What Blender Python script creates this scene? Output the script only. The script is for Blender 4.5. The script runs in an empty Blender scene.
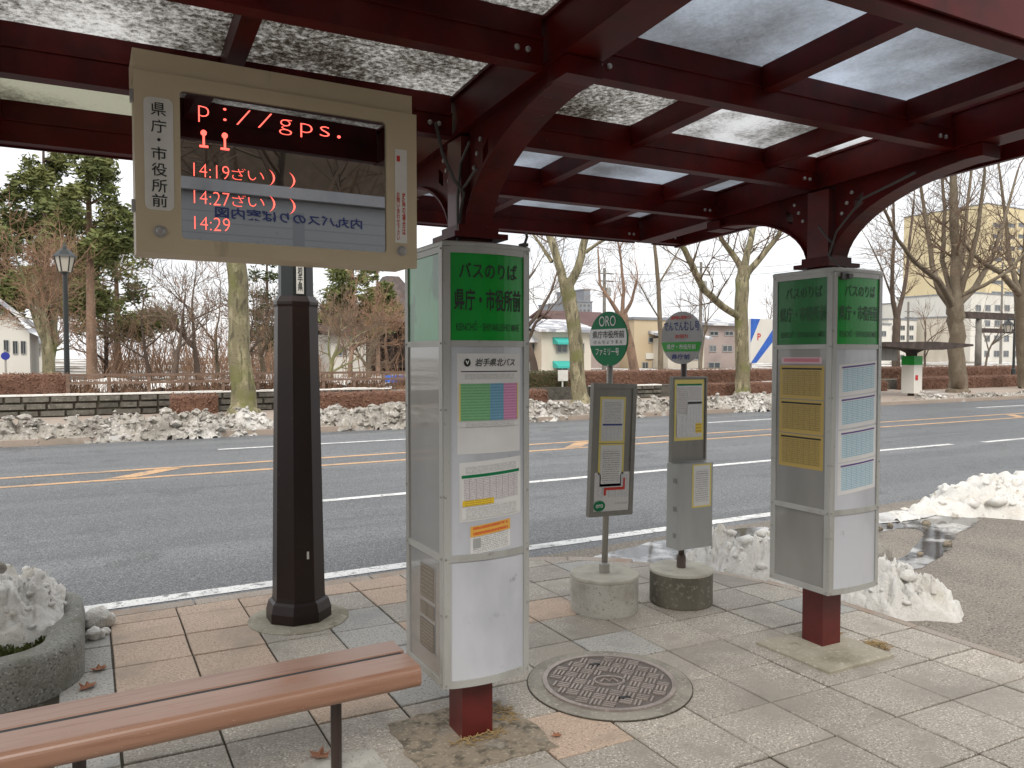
import bpy, math, random
from mathutils import Vector, Matrix, noise
from math import sin, cos, pi, radians as RAD

SC = bpy.context.scene
COL = SC.collection
# ------------------------------------------------------------------ camera, sky, sun, exposure
H = 1.6; FPX = 769.0; YAW = RAD(29.0); PIT = RAD(2.0)
cam_d = bpy.data.cameras.new('camera'); cam = bpy.data.objects.new('camera', cam_d); COL.objects.link(cam)
cam_d.sensor_width = 36; cam_d.lens = FPX / 1024 * 36; cam_d.clip_end = 2000; cam_d.clip_start = .05
cam.location = (0, 0, H); cam.rotation_euler = (pi / 2 - PIT, 0, -YAW)
SC.camera = cam
SUN_EL, SUN_AZ = RAD(48), RAD(205)          # azimuth clockwise from +Y
w = bpy.data.worlds.new('World'); SC.world = w; w.use_nodes = True
nt = w.node_tree; nt.nodes.clear()
sky = nt.nodes.new('ShaderNodeTexSky'); sky.sky_type = 'NISHITA'; sky.sun_disc = False
sky.sun_elevation = SUN_EL; sky.sun_rotation = SUN_AZ; sky.air_density = 1; sky.dust_density = 3
tc = nt.nodes.new('ShaderNodeTexCoord'); mp = nt.nodes.new('ShaderNodeMapping'); mp.inputs['Scale'].default_value = (1, 1, 2.6)
nz = nt.nodes.new('ShaderNodeTexNoise'); nz.inputs['Scale'].default_value = 2.6; nz.inputs['Detail'].default_value = 6; nz.inputs['Roughness'].default_value = .58
cr = nt.nodes.new('ShaderNodeValToRGB')
cr.color_ramp.elements[0].position = .3; cr.color_ramp.elements[0].color = (6.6, 6.75, 7.0, 1)
cr.color_ramp.elements[1].position = .68; cr.color_ramp.elements[1].color = (9.8, 9.75, 9.6, 1)
mx = nt.nodes.new('ShaderNodeMix'); mx.data_type = 'RGBA'; mx.inputs[0].default_value = .88
bg = nt.nodes.new('ShaderNodeBackground'); bg.inputs[1].default_value = .1
wo = nt.nodes.new('ShaderNodeOutputWorld')
nt.links.new(tc.outputs['Generated'], mp.inputs[0]); nt.links.new(mp.outputs[0], nz.inputs[0]); nt.links.new(nz.outputs[0], cr.inputs[0])
nt.links.new(sky.outputs[0], mx.inputs[6]); nt.links.new(cr.outputs[0], mx.inputs[7]); nt.links.new(mx.outputs[2], bg.inputs[0]); nt.links.new(bg.outputs[0], wo.inputs[0])
sd = bpy.data.lights.new('sun', 'SUN'); sd.energy = 1.5; sd.angle = RAD(30); sd.color = (1, .95, .89)
so = bpy.data.objects.new('sun', sd); COL.objects.link(so)
sdir = Vector((sin(SUN_AZ) * cos(SUN_EL), cos(SUN_AZ) * cos(SUN_EL), sin(SUN_EL)))
so.rotation_euler = sdir.to_track_quat('Z', 'Y').to_euler(); so.location = (0, 0, 30)
SC.view_settings.view_transform = 'Standard'; SC.view_settings.look = 'None'; SC.view_settings.exposure = .62; SC.view_settings.gamma = 1
SC.view_settings.use_curve_mapping = False
SC.cycles.use_denoising = True; SC.cycles.max_bounces = 8; SC.cycles.transparent_max_bounces = 16

# ------------------------------------------------------------------ measuring helpers (positions on real planes)
FW = Vector((sin(YAW) * cos(PIT), cos(YAW) * cos(PIT), -sin(PIT))); RT = Vector((cos(YAW), -sin(YAW), 0)); UP = RT.cross(FW)
def ray(x, y): return FW + RT * ((x - 512) / FPX) + UP * ((384 - y) / FPX)
def at(x, y, Y):
    d = ray(x, y); return Vector((0, 0, H)) + d * (Y / d.y)
def gr(x, y, z=0):
    d = ray(x, y); return Vector((0, 0, H)) + d * ((z - H) / d.z)

# ------------------------------------------------------------------ mesh builder
class MB:
    def __init__(s): s.v = []; s.f = []; s.m = []; s.uv = {}
    def vs(s, pts): i = len(s.v); s.v.extend([tuple(p) for p in pts]); return i
    def face(s, idx, m=0, uv=None):
        if uv: s.uv[len(s.f)] = uv
        s.f.append(tuple(idx)); s.m.append(m)
    def quad(s, a, b, c, d, m=0, uv=None): i = s.vs((a, b, c, d)); s.face((i, i + 1, i + 2, i + 3), m, uv)
    def box(s, c, d, rz=0, m=0, M=None):
        hx, hy, hz = d[0] / 2, d[1] / 2, d[2] / 2; p = []
        for z in (-hz, hz):
            for x, y in ((-hx, -hy), (hx, -hy), (hx, hy), (-hx, hy)):
                q = Vector((x, y, z))
                if M: q = M @ q
                elif rz: q = Vector((x * cos(rz) - y * sin(rz), x * sin(rz) + y * cos(rz), z))
                p.append(q + Vector(c))
        i = s.vs(p)
        for f in ((3, 2, 1, 0), (4, 5, 6, 7), (0, 1, 5, 4), (1, 2, 6, 5), (2, 3, 7, 6), (3, 0, 4, 7)): s.face([i + k for k in f], m)
        return s
    def bb(s, x0, x1, y0, y1, z0, z1, m=0): return s.box(((x0 + x1) / 2, (y0 + y1) / 2, (z0 + z1) / 2), (x1 - x0, y1 - y0, z1 - z0), m=m)
    def prism(s, poly, z0, z1, ch=0, m=0):
        n = len(poly); c = Vector((sum(p[0] for p in poly) / n, sum(p[1] for p in poly) / n))
        a = s.vs([(p[0], p[1], z0) for p in poly]); b = s.vs([(p[0], p[1], z1 - ch) for p in poly])
        for k in range(n): s.face((a + k, a + (k + 1) % n, b + (k + 1) % n, b + k), m)
        if ch:
            q = []
            for p in poly:
                d = c - Vector(p[:2]); L = d.length or 1; q.append(Vector(p[:2]) + d / L * min(ch * 1.4, L * .5))
            t = s.vs([(p.x, p.y, z1) for p in q])
            for k in range(n): s.face((b + k, b + (k + 1) % n, t + (k + 1) % n, t + k), m)
            b = t
        s.face([b + k for k in range(n)], m); s.face([a + n - 1 - k for k in range(n)], m)
        return s
    def extr(s, poly, axis, a0, a1, m=0):
        """poly in the plane across axis ('x': (y,z), 'y': (x,z)) swept a0..a1"""
        P = (lambda u, v, a: (a, u, v)) if axis == 'x' else (lambda u, v, a: (u, a, v))
        n = len(poly); i = s.vs([P(u, v, a0) for u, v in poly]); j = s.vs([P(u, v, a1) for u, v in poly])
        for k in range(n): s.face((i + k, i + (k + 1) % n, j + (k + 1) % n, j + k), m)
        s.face([i + n - 1 - k for k in range(n)], m); s.face([j + k for k in range(n)], m)
        return s
    def tube(s, pts, rad, n=8, m=0, cap=True):
        pts = [Vector(p) for p in pts]; rings = []
        if not hasattr(rad, '__len__'): rad = [rad] * len(pts)
        u = None
        for k, p in enumerate(pts):
            t = (pts[min(k + 1, len(pts) - 1)] - pts[max(k - 1, 0)])
            t = t.normalized() if t.length > 1e-9 else Vector((0, 0, 1))
            if u is None: u = t.orthogonal().normalized()
            else:
                u = u - t * u.dot(t); u = u.normalized() if u.length > 1e-6 else t.orthogonal().normalized()
            v = t.cross(u)
            rings.append(s.vs([p + (u * cos(2 * pi * q / n) + v * sin(2 * pi * q / n)) * rad[k] for q in range(n)]))
        for a, b in zip(rings, rings[1:]):
            for q in range(n): s.face((a + q, a + (q + 1) % n, b + (q + 1) % n, b + q), m)
        if cap: s.face([rings[0] + n - 1 - q for q in range(n)], m); s.face([rings[-1] + q for q in range(n)], m)
        return s
    def lathe(s, c, prof, n=24, m=0, ph=0):
        rings = [s.vs([(c[0] + r * cos(2 * pi * q / n + ph), c[1] + r * sin(2 * pi * q / n + ph), c[2] + z) for q in range(n)]) for r, z in prof]
        for a, b in zip(rings, rings[1:]):
            for q in range(n): s.face((a + q, a + (q + 1) % n, b + (q + 1) % n, b + q), m)
        s.face([rings[0] + n - 1 - q for q in range(n)], m); s.face([rings[-1] + q for q in range(n)], m)
        return s
    def build(s, name, mat, parent=None, smooth=False):
        me = bpy.data.meshes.new(name); me.from_pydata(s.v, [], s.f)
        for x in (mat if isinstance(mat, (list, tuple)) else [mat]): me.materials.append(x)
        if any(s.m): me.polygons.foreach_set('material_index', s.m)
        if s.uv:
            l = me.uv_layers.new(name='UVMap')
            for fi, uv in s.uv.items():
                for k, li in enumerate(me.polygons[fi].loop_indices): l.data[li].uv = uv[k]
        if smooth: me.polygons.foreach_set('use_smooth', [True] * len(me.polygons))
        me.validate(); me.update()
        o = bpy.data.objects.new(name, me); COL.objects.link(o); o.parent = parent
        return o
def tag(o, label=None, cat=None, group=None, kind=None):
    if label: o['label'] = label
    if cat: o['category'] = cat
    if group: o['group'] = group
    if kind: o['kind'] = kind
    return o
def empty(name, loc=(0, 0, 0), label=None, cat=None, group=None, rz=0):
    o = bpy.data.objects.new(name, None); COL.objects.link(o); o.location = loc; o.rotation_euler.z = rz; o.empty_display_size = .2
    return tag(o, label, cat, group)
def keep(child, parent):            # built in world coordinates, then hung under a moved Empty
    child.parent = parent; child.matrix_parent_inverse = Matrix.Translation(-Vector(parent.location)) if not parent.rotation_euler.z else parent.matrix_basis.inverted()
    return child

# ------------------------------------------------------------------ materials
def c4(c): return (c[0], c[1], c[2], 1)
class NT:
    def __init__(s, name):
        s.m = bpy.data.materials.new(name); s.m.use_nodes = True; s.t = s.m.node_tree; s.t.nodes.clear()
        s.out = s.t.nodes.new('ShaderNodeOutputMaterial')
    def n(s, ty, **k):
        x = s.t.nodes.new(ty)
        for a, b in k.items(): setattr(x, a, b)
        return x
    def put(s, sock, v):
        if hasattr(v, 'is_output') or isinstance(v, bpy.types.NodeSocket): s.t.links.new(v, sock)
        elif isinstance(v, (tuple, list)) and sock.type == 'RGBA': sock.default_value = c4(v)
        else: sock.default_value = v
    def math(s, op, a, b=0., clamp=False):
        x = s.n('ShaderNodeMath', operation=op, use_clamp=clamp); s.put(x.inputs[0], a); s.put(x.inputs[1], b); return x.outputs[0]
    def mix(s, f, a, b, blend='MIX'):
        x = s.n('ShaderNodeMix', data_type='RGBA', blend_type=blend); s.put(x.inputs[0], f); s.put(x.inputs[6], a); s.put(x.inputs[7], b); return x.outputs[2]
    def co(s, kind='Object', scale=None):
        o = s.n('ShaderNodeTexCoord').outputs[kind] if kind != 'World' else s.n('ShaderNodeNewGeometry').outputs['Position']
        if scale:
            m = s.n('ShaderNodeMapping'); s.put(m.inputs[0], o); m.inputs['Scale'].default_value = scale; o = m.outputs[0]
        return o
    def noise(s, co, scale, detail=4, rough=.55):
        x = s.n('ShaderNodeTexNoise'); s.put(x.inputs['Vector'], co); x.inputs['Scale'].default_value = scale; x.inputs['Detail'].default_value = detail; x.inputs['Roughness'].default_value = rough
        return x.outputs[0]
    def ramp(s, f, lo, hi):
        x = s.n('ShaderNodeMapRange', clamp=True); s.put(x.inputs[0], f); x.inputs[1].default_value = lo; x.inputs[2].default_value = hi; return x.outputs[0]
    def pbsdf(s, col, rough=.6, metal=0, spec=.5, coat=0, normal=None, emit=None, es=0, ior=None, coatr=.1):
        b = s.n('ShaderNodeBsdfPrincipled'); s.put(b.inputs['Base Color'], col); s.put(b.inputs['Roughness'], rough); b.inputs['Metallic'].default_value = metal
        b.inputs['Specular IOR Level'].default_value = spec; b.inputs['Coat Weight'].default_value = coat; b.inputs['Coat Roughness'].default_value = coatr
        if ior: b.inputs['IOR'].default_value = ior
        if normal: s.put(b.inputs['Normal'], normal)
        if emit: s.put(b.inputs['Emission Color'], emit); b.inputs['Emission Strength'].default_value = es
        return b.outputs[0]
    def bump(s, h, st, dist=.01):
        x = s.n('ShaderNodeBump'); s.put(x.inputs['Height'], h); x.inputs['Strength'].default_value = st; x.inputs['Distance'].default_value = dist; return x.outputs[0]
    def done(s, sh): s.t.links.new(sh, s.out.inputs[0]); return s.m
def mat(name, base, rough=.6, layers=(), rand=0, bump=None, metal=0, spec=.5, coat=0, space='Object', rvar=0, coatr=.1):
    """base colour, then noise layers (scale, colour, lo, hi[, detail]); rand = tone change from object to object"""
    N = NT(name); co = N.co(space); col = c4(base); first = None
    if layers:
        for L in layers:
            sc = L[0]
            cc = co
            if isinstance(sc, tuple): cc = N.co(space, sc[1:]); sc = sc[0]
            f = N.ramp(N.noise(cc, sc, L[4] if len(L) > 4 else 4), L[2], L[3]); first = first or f
            col = N.mix(f, col, c4(L[1]))
    if rand:
        oi = N.n('ShaderNodeObjectInfo').outputs['Random']
        v = N.math('ADD', N.math('MULTIPLY', oi, 2 * rand), 1 - rand)
        hs = N.n('ShaderNodeHueSaturation'); N.put(hs.inputs['Color'], col); N.put(hs.inputs['Value'], v); col = hs.outputs[0]
    nrm = N.bump(N.noise(co, bump[0], 5, .6), bump[1], bump[2] if len(bump) > 2 else .01) if bump else None
    r = rough
    if rvar and first is not None: r = N.math('ADD', N.math('MULTIPLY', first, rvar), rough)
    return N.done(N.pbsdf(col, r, metal, spec, coat, nrm, coatr=coatr))

ML = {}
ML['asphalt'] = mat('asphalt', (.125, .132, .138), .66, [(.35, (.098, .104, .11), .4, .65), ((1.1, .06, 1.2, 1), (.165, .17, .175), .46, .66), ((2.3, .05, 1, 1), (.085, .09, .095), .54, .7), (1.1, (.092, .097, .10), .58, .64), (95, (.33, .335, .34), .54, .66, 3), (75, (.03, .031, .033), .53, .64, 3)], bump=(80, .8, .008), space='World', rvar=-.14)
ML['drive'] = mat('drive_asphalt', (.225, .195, .16), .8, [(1.2, (.17, .15, .125), .45, .6), (80, (.40, .36, .30), .54, .68, 3), (65, (.07, .06, .05), .53, .66, 3)], bump=(80, .7, .008), space='World')
ML['paint_w'] = mat('road_paint_white', (.74, .74, .72), .6, [(3, (.50, .50, .49), .48, .66), (14, (.24, .24, .24), .58, .68), (60, (.18, .18, .18), .58, .66)], space='World')
ML['paint_y'] = mat('road_paint_orange', (.60, .36, .18), .6, [(3, (.40, .27, .17), .48, .66), (14, (.18, .165, .15), .56, .68), (60, (.18, .17, .16), .58, .66)], space='World')
tile_l = [(85, (.19, .165, .135), .54, .64, 3), (95, (.66, .61, .53), .55, .66, 3), (1.3, (.25, .225, .19), .50, .68), (5, (.30, .268, .225), .5, .68), (22, (.23, .205, .17), .58, .75)]
ML['tile'] = mat('paving_beige', (.355, .32, .272), .7, tile_l, .12, (90, .6, .005), space='World')
ML['tile_p'] = mat('paving_pink', (.46, .345, .26), .75, [(85, (.24, .18, .13), .54, .64, 3), (95, (.60, .48, .39), .56, .66, 3), (3.2, (.33, .26, .20), .5, .72)], .10, (150, .35, .004), space='World')
ML['tile_g'] = mat('paving_grey', (.38, .365, .335), .7, [(85, (.17, .155, .135), .53, .63, 3), (150, (.52, .52, .5), .58, .68, 2), (3.2, (.27, .27, .26), .5, .72)], .12, (150, .35, .004), space='World')
ML['joint'] = mat('joint_grit', (.045, .036, .026), .95, [(30, (.10, .085, .065), .5, .65), (6, (.05, .052, .025), .55, .7)], space='World')
ML['kerb'] = mat('kerb_granite', (.36, .31, .26), .75, [(90, (.18, .16, .14), .54, .68, 2), (4, (.30, .21, .15), .5, .7)], .1, (110, .4, .005), space='World')
ML['concrete'] = mat('concrete', (.42, .405, .36), .85, [(6, (.29, .27, .23), .45, .7), (70, (.24, .22, .19), .58, .7, 2)], .05, (60, .3, .005))
ML['pad'] = mat('pad_mortar', (.33, .30, .235), .9, [(4, (.22, .20, .14), .48, .68), (40, (.42, .39, .32), .56, .7), (9, (.14, .13, .08), .60, .74)], 0, (50, .5, .006), space='World')
ML['concrete_d'] = mat('concrete_mossy', (.145, .13, .10), .88, [((3, 1, 1, .3), (.075, .068, .05), .45, .65), (40, (.24, .22, .18), .56, .7)], 0, (60, .4, .006))
ML['concrete_t'] = mat('concrete_top', (.44, .415, .35), .85, [(8, (.33, .31, .26), .45, .7)], 0, (60, .3, .004))
ML['soil'] = mat('dirty_grit', (.255, .21, .155), .92, [(14, (.10, .085, .06), .48, .62), (60, (.36, .31, .23), .55, .68), (7, (.30, .27, .22), .58, .72)], 0, (60, .8, .01), space='World')
ML['red'] = mat('maroon_paint', (.092, .0038, .0026), .45, [(7, (.045, .0025, .002), .4, .7), ((5, 1, 1, .3), (.09, .010, .007), .6, .75), (45, (.16, .05, .04), .70, .76)], 0, (30, .04, .003), spec=.22)
ML['redwear'] = mat('maroon_paint_worn', (.105, .009, .007), .5, [(9, (.07, .006, .005), .4, .7), ((9, 1, 1, .25), (.28, .10, .07), .66, .74)], 0, (40, .08, .003), coat=.15)
ML['bolt'] = mat('bolt_steel', (.42, .40, .38), .45, metal=.7)
ML['alu'] = mat('grey_frame_paint', (.40, .40, .375), .45, [((6, 1, 1, .2), (.31, .305, .28), .5, .7), (40, (.25, .235, .20), .64, .74)], 0, (50, .05, .002), metal=.15)
ML['panel'] = mat('pale_panel', (.50, .51, .54), .28, [((3, 1, 1, .5), (.36, .37, .40), .45, .7), (14, (.26, .26, .28), .66, .76)], coat=.6, coatr=.06)
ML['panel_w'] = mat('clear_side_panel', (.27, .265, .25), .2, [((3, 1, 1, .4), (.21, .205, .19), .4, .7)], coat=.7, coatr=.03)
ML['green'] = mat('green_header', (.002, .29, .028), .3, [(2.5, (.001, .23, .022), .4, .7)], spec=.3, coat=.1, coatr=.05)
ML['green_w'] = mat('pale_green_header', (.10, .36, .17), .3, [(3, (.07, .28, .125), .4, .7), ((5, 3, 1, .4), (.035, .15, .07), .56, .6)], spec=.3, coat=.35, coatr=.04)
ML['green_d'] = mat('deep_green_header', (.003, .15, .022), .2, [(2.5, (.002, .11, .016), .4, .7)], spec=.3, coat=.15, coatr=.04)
ML['ink'] = mat('black_ink', (.012, .014, .012), .6)
ML['ink_g'] = mat('dark_green_ink', (.004, .055, .012), .5)
ML['paper'] = mat('paper_white', (.66, .65, .63), .55, [(4, (.58, .57, .55), .4, .7)], coat=.3)
ML['white'] = mat('white_plate', (.72, .71, .66), .5, [(6, (.64, .62, .56), .45, .7)])
ML['beige_metal'] = mat('beige_housing', (.58, .475, .32), .5, [(1.5, (.49, .395, .26), .4, .7), ((8, 1, 1, .15), (.38, .31, .21), .64, .75)], bump=(60, .04, .002))
ML['black'] = mat('black_gap_shade_and_slot', (.012, .012, .012), .6)  # flat black for the painted shade in the bench gap and the manhole slots
ML['bench'] = mat('brown_bench_plank', (.245, .130, .082), .40, [((2.2, .25, 1, 1), (.295, .168, .115), .40, .65), ((60, .06, 1, 1), (.215, .105, .065), .52, .68), (7, (.25, .10, .045), .62, .76), (120, (.42, .27, .2), .68, .74)], .06, (90, .06, .002), coat=.25, coatr=.3)
ML['bench_leg'] = mat('dark_brown_steel', (.030, .016, .012), .4, coat=.3)
ML['post'] = mat('dark_brown_post', (.016, .0085, .0065), .38, [(3, (.024, .012, .009), .4, .7), (24, (.05, .035, .028), .67, .74)], bump=(20, .05, .003), spec=.35)
ML['lampmetal'] = mat('black_lamp_metal', (.018, .022, .022), .45)
ML['lampglass'] = mat('lamp_glass', (.45, .42, .36), .25, coat=.5)
ML['iron'] = mat('cast_iron', (.33, .28, .25), .45, [(8, (.24, .20, .18), .4, .7), (50, (.42, .36, .32), .58, .7)], 0, (80, .2, .003), metal=.35)
ML['iron_d'] = mat('cast_iron_dark', (.12, .10, .088), .6, [(20, (.17, .145, .125), .5, .7)], metal=.2)
ML['granite'] = mat('planter_granite', (.23, .225, .20), .85, [(75, (.09, .09, .08), .54, .66, 2), (85, (.42, .41, .38), .58, .7, 2), (5, (.15, .15, .11), .5, .7)], 0, (90, .6, .008), space='World')
ML['moss'] = mat('moss', (.08, .105, .02), .95, [(60, (.14, .16, .04), .5, .65)], 0, (70, 1, .02))
snow_l = [(3, (.74, .69, .60), .52, .70), (9, (.46, .39, .29), .62, .74), (32, (.30, .25, .18), .66, .74)]
def snowmat(name, base, layers):
    N = NT(name); co = N.co('World'); col = c4(base)
    for sc, c, lo, hi in layers: col = N.mix(N.ramp(N.noise(co, sc, 5, .6), lo, hi), col, c4(c))
    b = N.n('ShaderNodeBsdfPrincipled'); N.put(b.inputs['Base Color'], col); b.inputs['Roughness'].default_value = .55
    b.inputs['Subsurface Weight'].default_value = .25; b.inputs['Subsurface Radius'].default_value = (.03, .03, .03); b.inputs['Subsurface Scale'].default_value = .6
    N.put(b.inputs['Normal'], N.bump(N.noise(co, 38, 8, .72), 1.0, .03))
    return N.done(b.outputs[0])
ML['snow'] = snowmat('melting_snow', (.90, .875, .82), snow_l)
ML['snow_d'] = snowmat('dirty_roadside_snow', (.44, .405, .35), [(.5, (.76, .73, .68), .48, .60), (2.2, (.25, .225, .19), .47, .62), (9, (.13, .115, .095), .52, .66), (16, (.78, .76, .72), .58, .68)])
ML['ice'] = snowmat('grey_ice', (.34, .31, .265), [(6, (.48, .45, .40), .5, .7), (25, (.2, .18, .15), .58, .7)])
N = NT('wet_puddle'); co = N.co('World')
ML['water'] = N.done(N.pbsdf(N.mix(N.ramp(N.noise(co, 3, 4), .5, .62), (.05, .05, .05), (.42, .42, .41)), .06, spec=.8, normal=N.bump(N.noise(co, 6, 3), .06, .01)))
ML['slush'] = mat('thin_slush', (.55, .54, .52), .3, [(5, (.3, .29, .27), .48, .62), (30, (.68, .67, .65), .55, .7)], bump=(30, .4, .01), space='World')
ML['farpave'] = mat('far_paving', (.36, .29, .235), .85, [(1.2, (.30, .25, .20), .45, .65), (.45, (.62, .6, .57), .60, .66), (20, (.24, .2, .17), .58, .7)], space='World')
ML['park'] = mat('park_ground', (.13, .10, .065), .95, [(.25, (.66, .65, .63), .47, .53), (3, (.2, .15, .1), .5, .7)], bump=(3, .6, .05), space='World')
ML['ground'] = mat('ground_far', (.16, .15, .13), .95, [(.1, (.5, .5, .49), .5, .6)], space='World')
ML['block'] = mat('wall_stone', (.125, .115, .095), .9, [(5, (.075, .068, .055), .45, .65), (18, (.20, .185, .155), .56, .7)], .3, (25, .8, .02))
ML['hedge'] = mat('hedge_twigs', (.165, .085, .055), .9, [(6, (.24, .13, .085), .5, .7), (30, (.10, .05, .032), .5, .65)], bump=(40, .8, .02), space='World')
ML['hedge_l'] = mat('hedge_leaf', (.21, .11, .07), .9, [(3, (.14, .07, .045), .45, .65), (25, (.30, .185, .12), .55, .7)], space='World')
ML['evhedge'] = mat('low_shrub', (.09, .065, .03), .9, [(8, (.05, .06, .02), .45, .6)], space='World')
ML['bark_pl'] = mat('plane_bark', (.20, .175, .105), .9, [((3.5, 1, 1, .35), (.34, .30, .19), .50, .60), ((6, 1, 1, .3), (.10, .088, .055), .55, .62), (14, (.12, .105, .065), .58, .68), (1.2, (.16, .16, .06), .52, .66)], 0, (22, .8, .03), space='World')
ML['bark_gr'] = mat('grey_bark', (.16, .125, .085), .9, [((4, 1, 1, .4), (.22, .18, .125), .48, .66), (14, (.09, .07, .05), .58, .7)], 0, (22, .8, .03), space='World')
ML['bark_dk'] = mat('dark_bark', (.085, .06, .045), .9, [((4, 1, 1, .3), (.13, .095, .07), .48, .66)], 0, (22, .8, .03), space='World')
ML['bark_red'] = mat('pine_bark', (.24, .155, .105), .9, [((4, 1, 1, .3), (.15, .095, .065), .48, .66), (12, (.31, .22, .155), .56, .7)], 0, (22, .8, .03), space='World')
ML['twig'] = mat('twig_brown', (.14, .098, .068), .9, [(1, (.20, .135, .09), .45, .65)], space='World')
ML['twig_r'] = mat('twig_russet', (.29, .175, .11), .9, [(1, (.21, .13, .085), .45, .65)], space='World')
ML['needle'] = mat('needles', (.16, .175, .052), .8, [(.8, (.095, .12, .034), .42, .62), (5, (.21, .20, .075), .54, .7)], space='World')
ML['needle_d'] = mat('needles_dark', (.05, .068, .024), .8, [(.8, (.08, .095, .032), .42, .62)], space='World')
ML['wood'] = mat('weathered_rail', (.16, .10, .07), .85, [((9, .2, 1, 1), (.22, .15, .11), .45, .65)], .1)
ML['cream'] = mat('cream_wall', (.60, .55, .46), .9, [((.6, 1, 1, .3), (.52, .47, .39), .45, .7)])
ML['whitewall'] = mat('white_wall', (.66, .64, .58), .9, [((.4, 1, 1, .3), (.57, .55, .50), .45, .7)])
ML['tan'] = mat('tan_wall', (.52, .42, .28), .9, [((.4, 1, 1, .3), (.46, .37, .25), .45, .7)])
ML['yellow'] = mat('yellow_wall', (.58, .34, .075), .8, [(1, (.5, .29, .07), .45, .7)])
ML['pinkwall'] = mat('pinkish_wall', (.38, .31, .28), .9, [(.5, (.31, .25, .23), .45, .7)])
ML['greywall'] = mat('grey_wall', (.22, .23, .25), .9, [(.5, (.28, .29, .31), .45, .7)])
ML['roof_r'] = mat('maroon_roof', (.085, .035, .03), .6, [(.8, (.11, .05, .045), .45, .7)])
ML['roof_g'] = mat('grey_roof_snow', (.30, .31, .34), .6, [(.9, (.68, .68, .69), .48, .56)], space='World')
ML['roof_d'] = mat('dark_temple_roof', (.075, .055, .05), .7, [((3, 1, 1, .3), (.12, .09, .08), .45, .65)], bump=(10, .5, .03))
ML['darkwood'] = mat('dark_timber', (.045, .032, .026), .8, [(3, (.08, .055, .045), .45, .65)])
ML['teal'] = mat('teal_awning', (.05, .42, .36), .6)
ML['win'] = mat('window_glass', (.045, .055, .065), .12, [(.6, (.12, .13, .14), .45, .65)], .3, coat=.5)
ML['wframe'] = mat('window_frame', (.30, .30, .29), .5)
ML['blue'] = mat('blue_sheet', (.02, .09, .42), .6, [(3, (.03, .14, .5), .4, .7)])
ML['stone_g'] = mat('grey_stone', (.20, .185, .165), .85, [(1.5, (.15, .14, .12), .45, .65)])
ML['signblue'] = mat('round_sign_blue', (.015, .03, .25), .5)
ML['signred'] = mat('sign_red', (.5, .02, .02), .5)
ML['galv'] = mat('galvanised_pole', (.36, .345, .31), .45, [((9, 1, 1, .2), (.24, .215, .18), .5, .7)], metal=.4)
ML['brownpole'] = mat('rusty_pole', (.085, .06, .05), .5, [(20, (.16, .09, .05), .58, .7)])
ML['boardframe'] = mat('board_grey', (.235, .225, .20), .5, [((6, 1, 1, .3), (.18, .17, .15), .45, .7), (30, (.15, .12, .10), .64, .74)], metal=.2)
ML['boxgrey'] = mat('box_grey', (.34, .345, .33), .45, [((5, 1, 1, .25), (.29, .29, .275), .45, .7), (25, (.22, .20, .17), .68, .76)])
ML['yel'] = mat('yellow_print', (.68, .56, .16), .5)
ML['discgreen'] = mat('disc_green', (.003, .165, .06), .45, spec=.25)
ML['discgrey'] = mat('disc_pale', (.40, .39, .385), .5, [(8, (.33, .31, .30), .45, .7)], spec=.3)
ML['discband'] = mat('disc_green_band', (.03, .32, .03), .4)
ML['plainblue'] = mat('ink_blue', (.03, .045, .20), .5)
ML['inkred'] = mat('ink_red', (.55, .035, .02), .5)
ML['leaf'] = mat('dead_leaf', (.30, .125, .06), .8, [(40, (.2, .08, .04), .45, .65)])
ML['straw'] = mat('dry_straw', (.36, .255, .11), .9, [(20, (.24, .16, .07), .45, .65)])
ML['conduit'] = mat('grey_cable', (.06, .055, .05), .5)
N = NT('led_red'); em = N.n('ShaderNodeEmission'); em.inputs[0].default_value = (1, .115, .085, 1); em.inputs[1].default_value = 1.7
ML['led'] = N.done(em.outputs[0])
N = NT('screen_glass'); ML['screen'] = N.done(N.pbsdf((.004, .005, .006), .012, spec=1, ior=2.6))

def pane_mat(name, dirty, seed, tint=(.74, .79, .86)):
    """translucent roofing sheet with leaf litter, algae and half melted ice lying on it"""
    N = NT(name); co = N.co('World'); m = N.n('ShaderNodeMapping'); N.put(m.inputs[0], co); m.inputs['Location'].default_value = (seed * 3.1, seed * 1.7, 0); co = m.outputs[0]
    big = N.noise(co, 1.7, 3, .5); mid = N.noise(co, 50, 9, .85); fine = N.noise(co, 130, 5, .75)
    if dirty >= .9: a = N.ramp(N.math('ADD', N.math('MULTIPLY', mid, 1.3), N.math('MULTIPLY', big, .5)), .78, 1.0)
    elif dirty > .3: a = N.ramp(N.math('ADD', N.math('MULTIPLY', mid, .7), N.math('MULTIPLY', big, 1.0)), .80, 1.02)
    else: a = N.math('MULTIPLY', N.ramp(N.math('ADD', N.math('MULTIPLY', mid, .5), N.math('MULTIPLY', big, .85)), .54, .90), .7)
    dirt = N.mix(N.ramp(fine, .42, .62), (.045, .038, .03), (.20, .17, .13))
    clear = N.mix(N.ramp(fine, .35, .7), tint, tuple(x * .86 for x in tint))
    col = N.mix(a, clear, dirt)
    tr = N.n('ShaderNodeBsdfTranslucent'); N.put(tr.inputs[0], col)
    df = N.pbsdf(col, .35, spec=.5)
    ms = N.n('ShaderNodeMixShader'); ms.inputs[0].default_value = .22; N.t.links.new(tr.outputs[0], ms.inputs[1]); N.t.links.new(df, ms.inputs[2])
    return N.done(ms.outputs[0])
ML['pane_c'] = pane_mat('pane_clear', 0, 1); ML['pane_m'] = pane_mat('pane_litter', .5, 4, (.86, .87, .88)); ML['pane_d'] = pane_mat('pane_grimy', 1, 7, (.9, .9, .89))
ML['pane_o'] = pane_mat('pane_algae', .5, 12, (.62, .62, .54))

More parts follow.
